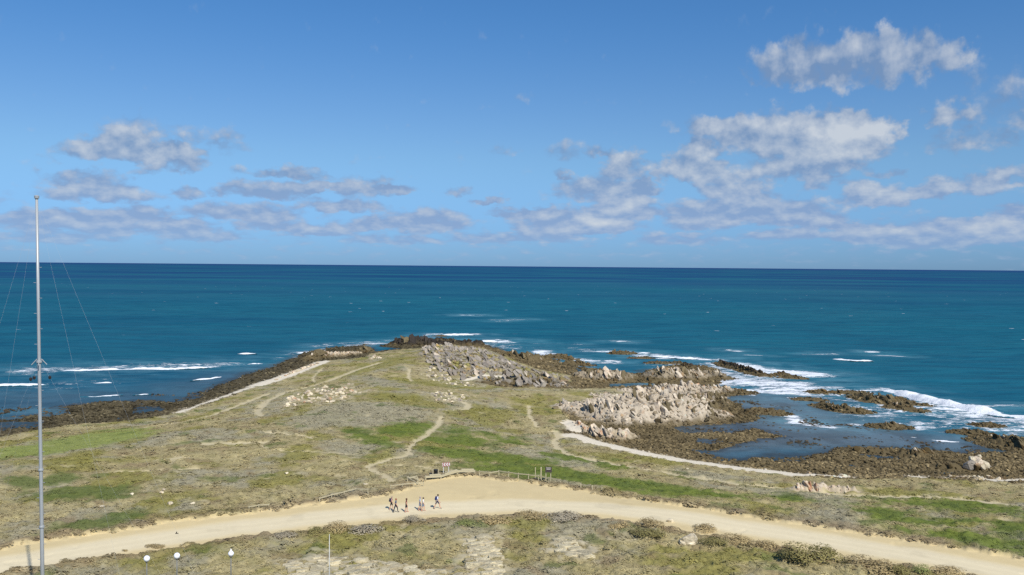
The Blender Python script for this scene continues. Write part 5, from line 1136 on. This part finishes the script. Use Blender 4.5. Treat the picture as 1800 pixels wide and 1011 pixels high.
# ------------------------------------------------------------------ people walking along the road
def cloth(name, c): return plain(name, lin(*c), .8, var=.1, scale=12)
SKIN = plain('skin', lin(206, 156, 128), .6, var=.05)
PM = {}
def pm(c):
    if c not in PM: PM[c] = cloth('cloth_%d' % len(PM), c)
    return PM[c]
def person(px, py, hpx, label, shirt, legs, shoes, hair, sleeves='short', trousers='short', phase=1.0, face=0.0, hairlen=0.0, lean=.04, hat=None, heightm=None):
    p = stand(px, py, 4.0); k = math.hypot(p.x, p.y) / F; Ht = heightm or hpx * k * 1.04; s_ = Ht / 1.75
    st = .30 * phase
    J = {}; E = []
    def j(n, x, y, z, r_): J[n] = (Vector((x + lean * max(0, z - .9), y, z)) * s_, r_ * s_)
    j('pelvis', 0, 0, .95, .135); j('belly', 0, 0, 1.10, .125); j('chest', .01, 0, 1.30, .145); j('neckb', .0, 0, 1.47, .065); j('neck', .015, 0, 1.53, .058); j('head', .03, 0, 1.63, .098); j('crown', .03, 0, 1.72, .07); j('nose', .118, 0, 1.615, .02)
    for sd, sg in (('l', 1), ('r', -1)):
        f = st * sg
        j('hip' + sd, 0, .09 * sg, .90, .10); j('thigh' + sd, f * .35, .095 * sg, .70, .088); j('knee' + sd, f * .62 + .05, .10 * sg, .49, .064); j('calf' + sd, f * .72, .10 * sg, .33, .06); j('ankle' + sd, f * 1.0 - .02, .10 * sg, .085, .042); j('heel' + sd, f * 1.0 - .05, .10 * sg, .04, .04); j('toe' + sd, f * 1.0 + .17, .11 * sg, .035, .035)
        g_ = -st * sg * .8
        j('sh' + sd, 0, .185 * sg, 1.42, .062); j('elb' + sd, g_ * .35 - .04, .245 * sg, 1.15, .046); j('wr' + sd, g_ * .8 + .06, .25 * sg, .93, .032); j('palm' + sd, g_ * .9 + .08, .25 * sg, .86, .034)
        for q_ in range(4): j('f%d' % q_ + sd, g_ * .95 + .06 + .022 * q_, (.25 - .012) * sg, .775 + (0, -.012, -.01, .008)[q_], .009)
        j('th' + sd, g_ * .9 + .13, .235 * sg, .83, .010)
    E += [('pelvis', 'belly'), ('belly', 'chest'), ('chest', 'neckb'), ('neckb', 'neck'), ('neck', 'head'), ('head', 'crown'), ('head', 'nose')]
    for sd in 'lr':
        E += [('pelvis', 'hip' + sd), ('hip' + sd, 'thigh' + sd), ('thigh' + sd, 'knee' + sd), ('knee' + sd, 'calf' + sd), ('calf' + sd, 'ankle' + sd), ('ankle' + sd, 'heel' + sd), ('ankle' + sd, 'toe' + sd), ('chest', 'sh' + sd), ('sh' + sd, 'elb' + sd), ('elb' + sd, 'wr' + sd), ('wr' + sd, 'palm' + sd), ('palm' + sd, 'th' + sd)] + [('palm' + sd, 'f%d' % q_ + sd) for q_ in range(4)]
    nm = list(J); me = bpy.data.meshes.new('body_bones'); me.from_pydata([J[n][0] for n in nm], [(nm.index(a), nm.index(b_)) for a, b_ in E], [])
    tmp = bpy.data.objects.new('bones', me); COL.objects.link(tmp); md = tmp.modifiers.new('skin', 'SKIN'); md.branch_smoothing = .4; sv = me.skin_vertices[0].data
    for i, n in enumerate(nm): sv[i].radius = (J[n][1], J[n][1]); sv[i].use_root = (n == 'pelvis')
    sb = tmp.modifiers.new('sub', 'SUBSURF'); sb.levels = 1; sb.render_levels = 1
    dg = bpy.context.evaluated_depsgraph_get(); bm_ = bpy.data.meshes.new_from_object(tmp.evaluated_get(dg)); bpy.data.objects.remove(tmp)
    bm_.name = 'person'; bm_.materials.clear()
    mats = [SKIN, pm(shirt), pm(legs), pm(shoes)]
    for m_ in mats: bm_.materials.append(m_)
    def zone(a, b_, t_):
        a2 = a.rstrip('lr') if a[-1] in 'lr' and a not in ('belly',) else a; 
        if a in ('neck', 'head') or b_ in ('neck', 'head', 'crown', 'nose'): return 0
        if a in ('pelvis',) and b_ == 'belly': return 2 if t_ < .45 else 1
        if a in ('belly', 'chest', 'neckb') : return 1
        if a.startswith('sh'): return 0 if sleeves == 'none' else (1 if (t_ < .75 or sleeves == 'long') else 0)
        if a.startswith('elb'): return 1 if sleeves == 'long' else 0
        if a.startswith(('wr', 'palm')): return 0
        if a.startswith(('pelvis', 'hip')): return 2
        if a.startswith('thigh'): return 2 if trousers == 'long' or t_ < .6 else 0
        if a.startswith(('knee', 'calf')): return 2 if trousers == 'long' else 0
        return 3
    segs = [(J[a][0], J[b_][0], (J[a][1] + J[b_][1]) / 2, a, b_) for a, b_ in E]
    for f in bm_.polygons:
        c_ = f.center; best = None
        for A, B, r_, a, b_ in segs:
            d = B - A; t_ = max(0, min(1, (c_ - A).dot(d) / max(d.length_squared, 1e-9))); dist = (c_ - A - d * t_).length - r_
            if best is None or dist < best[0]: best = (dist, a, b_, t_)
        f.material_index = zone(*best[1:]); f.use_smooth = True
    o = link('person', bm_); o.location = (p.x, p.y, p.z + .02); o.rotation_euler = (0, 0, face); tag(o, label, 'person', 'walkers on the sandy road')
    hc = J['head'][0]
    hv = MB(); prof = [(.02, 1.0), (.55, .86), (.9, .5), (1.04, .1), (1.0, -.25), (.86, -.55 - hairlen)]
    for _ in (0,): hv.lathe([(r_ * .112 * s_, z * .125 * s_) for r_, z in prof], (hc.x - .022 * s_, hc.y, hc.z + .02 * s_), 12)
    hv.build('hat' if hat else 'hair', pm(hat or hair), o, True)
    for sg in (1, -1):
        MB().lathe([(.004 * s_, -.012 * s_), (.012 * s_, 0), (.004 * s_, .012 * s_)], (hc.x + .088 * s_, .035 * sg * s_, hc.z + .005 * s_), 6).build('eye', m_dk, o)
    return o, J, s_, face, p
def backpack(info, col, label):
    o, J, s_, face, p = info; c_ = J['chest'][0]
    r = empty('backpack', (0, 0, 0)); r.matrix_world = Matrix.Translation((p.x, p.y, p.z + .02)) @ Matrix.Rotation(face, 4, 'Z'); tag(r, label, 'backpack')
    V = MB(); V.lathe([(.05, -.24), (.14, -.2), (.17, -.05), (.165, .12), (.12, .23), (.04, .26)], n=12)
    V.v = [((v[0] * .72 - .20) * s_ + c_.x, v[1] * 1.0 * s_, v[2] * s_ + c_.z - .04 * s_) for v in V.v]; V.build('bag', pm(col), r, True)
    MB().box((c_.x - .325 * s_, 0, c_.z - .12 * s_), (.06 * s_, .2 * s_, .18 * s_)).build('pocket', pm(col), r)
    for sg in (1, -1): MB().tube([(c_.x - .13 * s_, .09 * sg * s_, c_.z + .14 * s_), (c_.x + .02 * s_, .11 * sg * s_, c_.z + .19 * s_), (c_.x + .15 * s_, .11 * sg * s_, c_.z + .04 * s_), (c_.x - .10 * s_, .13 * sg * s_, c_.z - .18 * s_)], .018 * s_, 6).build('strap', pm(col), r)
a1 = person(688, 896.5, 23, 'walker in a pale pink shirt and dark shorts, last of the group', (198, 150, 146), (44, 42, 50), (206, 200, 190), (170, 150, 132), phase=.8, face=.15)
backpack(a1, (54, 54, 72), 'dark backpack on the last walker of the group')
a2 = person(695.5, 901, 23.5, 'walker in dark long trousers and blue vest over white sleeves, second from the back', (66, 82, 116), (38, 40, 52), (84, 78, 74), (150, 84, 62), trousers='long', phase=1.0, face=-.05)
a3 = person(714, 900.5, 23.5, 'walker in a dark red sleeveless top and black shorts, walking alone mid group', (104, 36, 46), (32, 32, 42), (196, 120, 96), (96, 70, 52), sleeves='none', phase=.5, face=.1, hairlen=.5)
a4 = person(738, 897.5, 23.5, 'walker in pale blue clothes and light hat on the far side of a pair', (176, 186, 198), (112, 122, 142), (190, 120, 100), (150, 132, 124), phase=.5, face=.1, hat=(176, 158, 150))
a5 = person(743.5, 898.5, 23, 'walker in a white top and grey blue shorts on the near side of a pair', (232, 230, 226), (112, 124, 142), (196, 132, 108), (84, 68, 58), phase=.6, face=.05)
a6 = person(768.5, 894.5, 24.5, 'leading walker in a white shirt and dark shorts striding ahead', (238, 238, 244), (70, 66, 84), (112, 106, 104), (84, 68, 50), phase=1.35, face=0.0, lean=.10)
backpack(a6, (44, 54, 104), 'navy blue backpack on the leading walker')

# ------------------------------------------------------------------ birds in flight
m_bird = plain('dark_plumage', lin(42, 36, 34), .7)
def bird(px, py, D, label, bank):
    c_ = at_depth(px, py, D); mb = MB(); mb.tube([(-.16, 0, 0), (-.09, 0, .01), (.02, 0, .015), (.11, 0, .02), (.16, 0, .025), (.19, 0, .02)], [.012, .03, .048, .042, .03, .006], 8)
    body = mb.build('bird', m_bird, None, True); body.location = c_; body.rotation_euler = (bank, 0, random.uniform(0, 6)); body.scale = (.62, .5, .62); tag(body, label, 'bird', 'dark birds in flight')
    for s_ in (1, -1):
        MB().add([(.07, .03 * s_, .02), (-.05, .03 * s_, .02), (-.09, .16 * s_, .09), (-.12, .30 * s_, .07), (-.02, .22 * s_, .105), (.05, .12 * s_, .075), (.06, .03 * s_, .035), (-.04, .03 * s_, .035), (-.08, .16 * s_, .10)], [(0, 1, 2, 5), (5, 2, 3, 4), (6, 5, 8, 7)]).build('wing', m_bird, body)
    MB().add([(-.14, .02, 0), (-.14, -.02, 0), (-.27, -.05, .0), (-.23, 0, .0), (-.27, .05, .0), (-.14, 0, .012)], [(0, 1, 2, 3, 4), (0, 5, 1)]).build('tail', m_bird, body)
bird(343, 911, 62, 'dark bird against the upper edge of the sandy road', .5); bird(310.5, 938, 60, 'dark bird against the middle of the sandy road', -.4); bird(269.5, 793, 68, 'dark bird over the dry scrub, higher than the other two', .4)
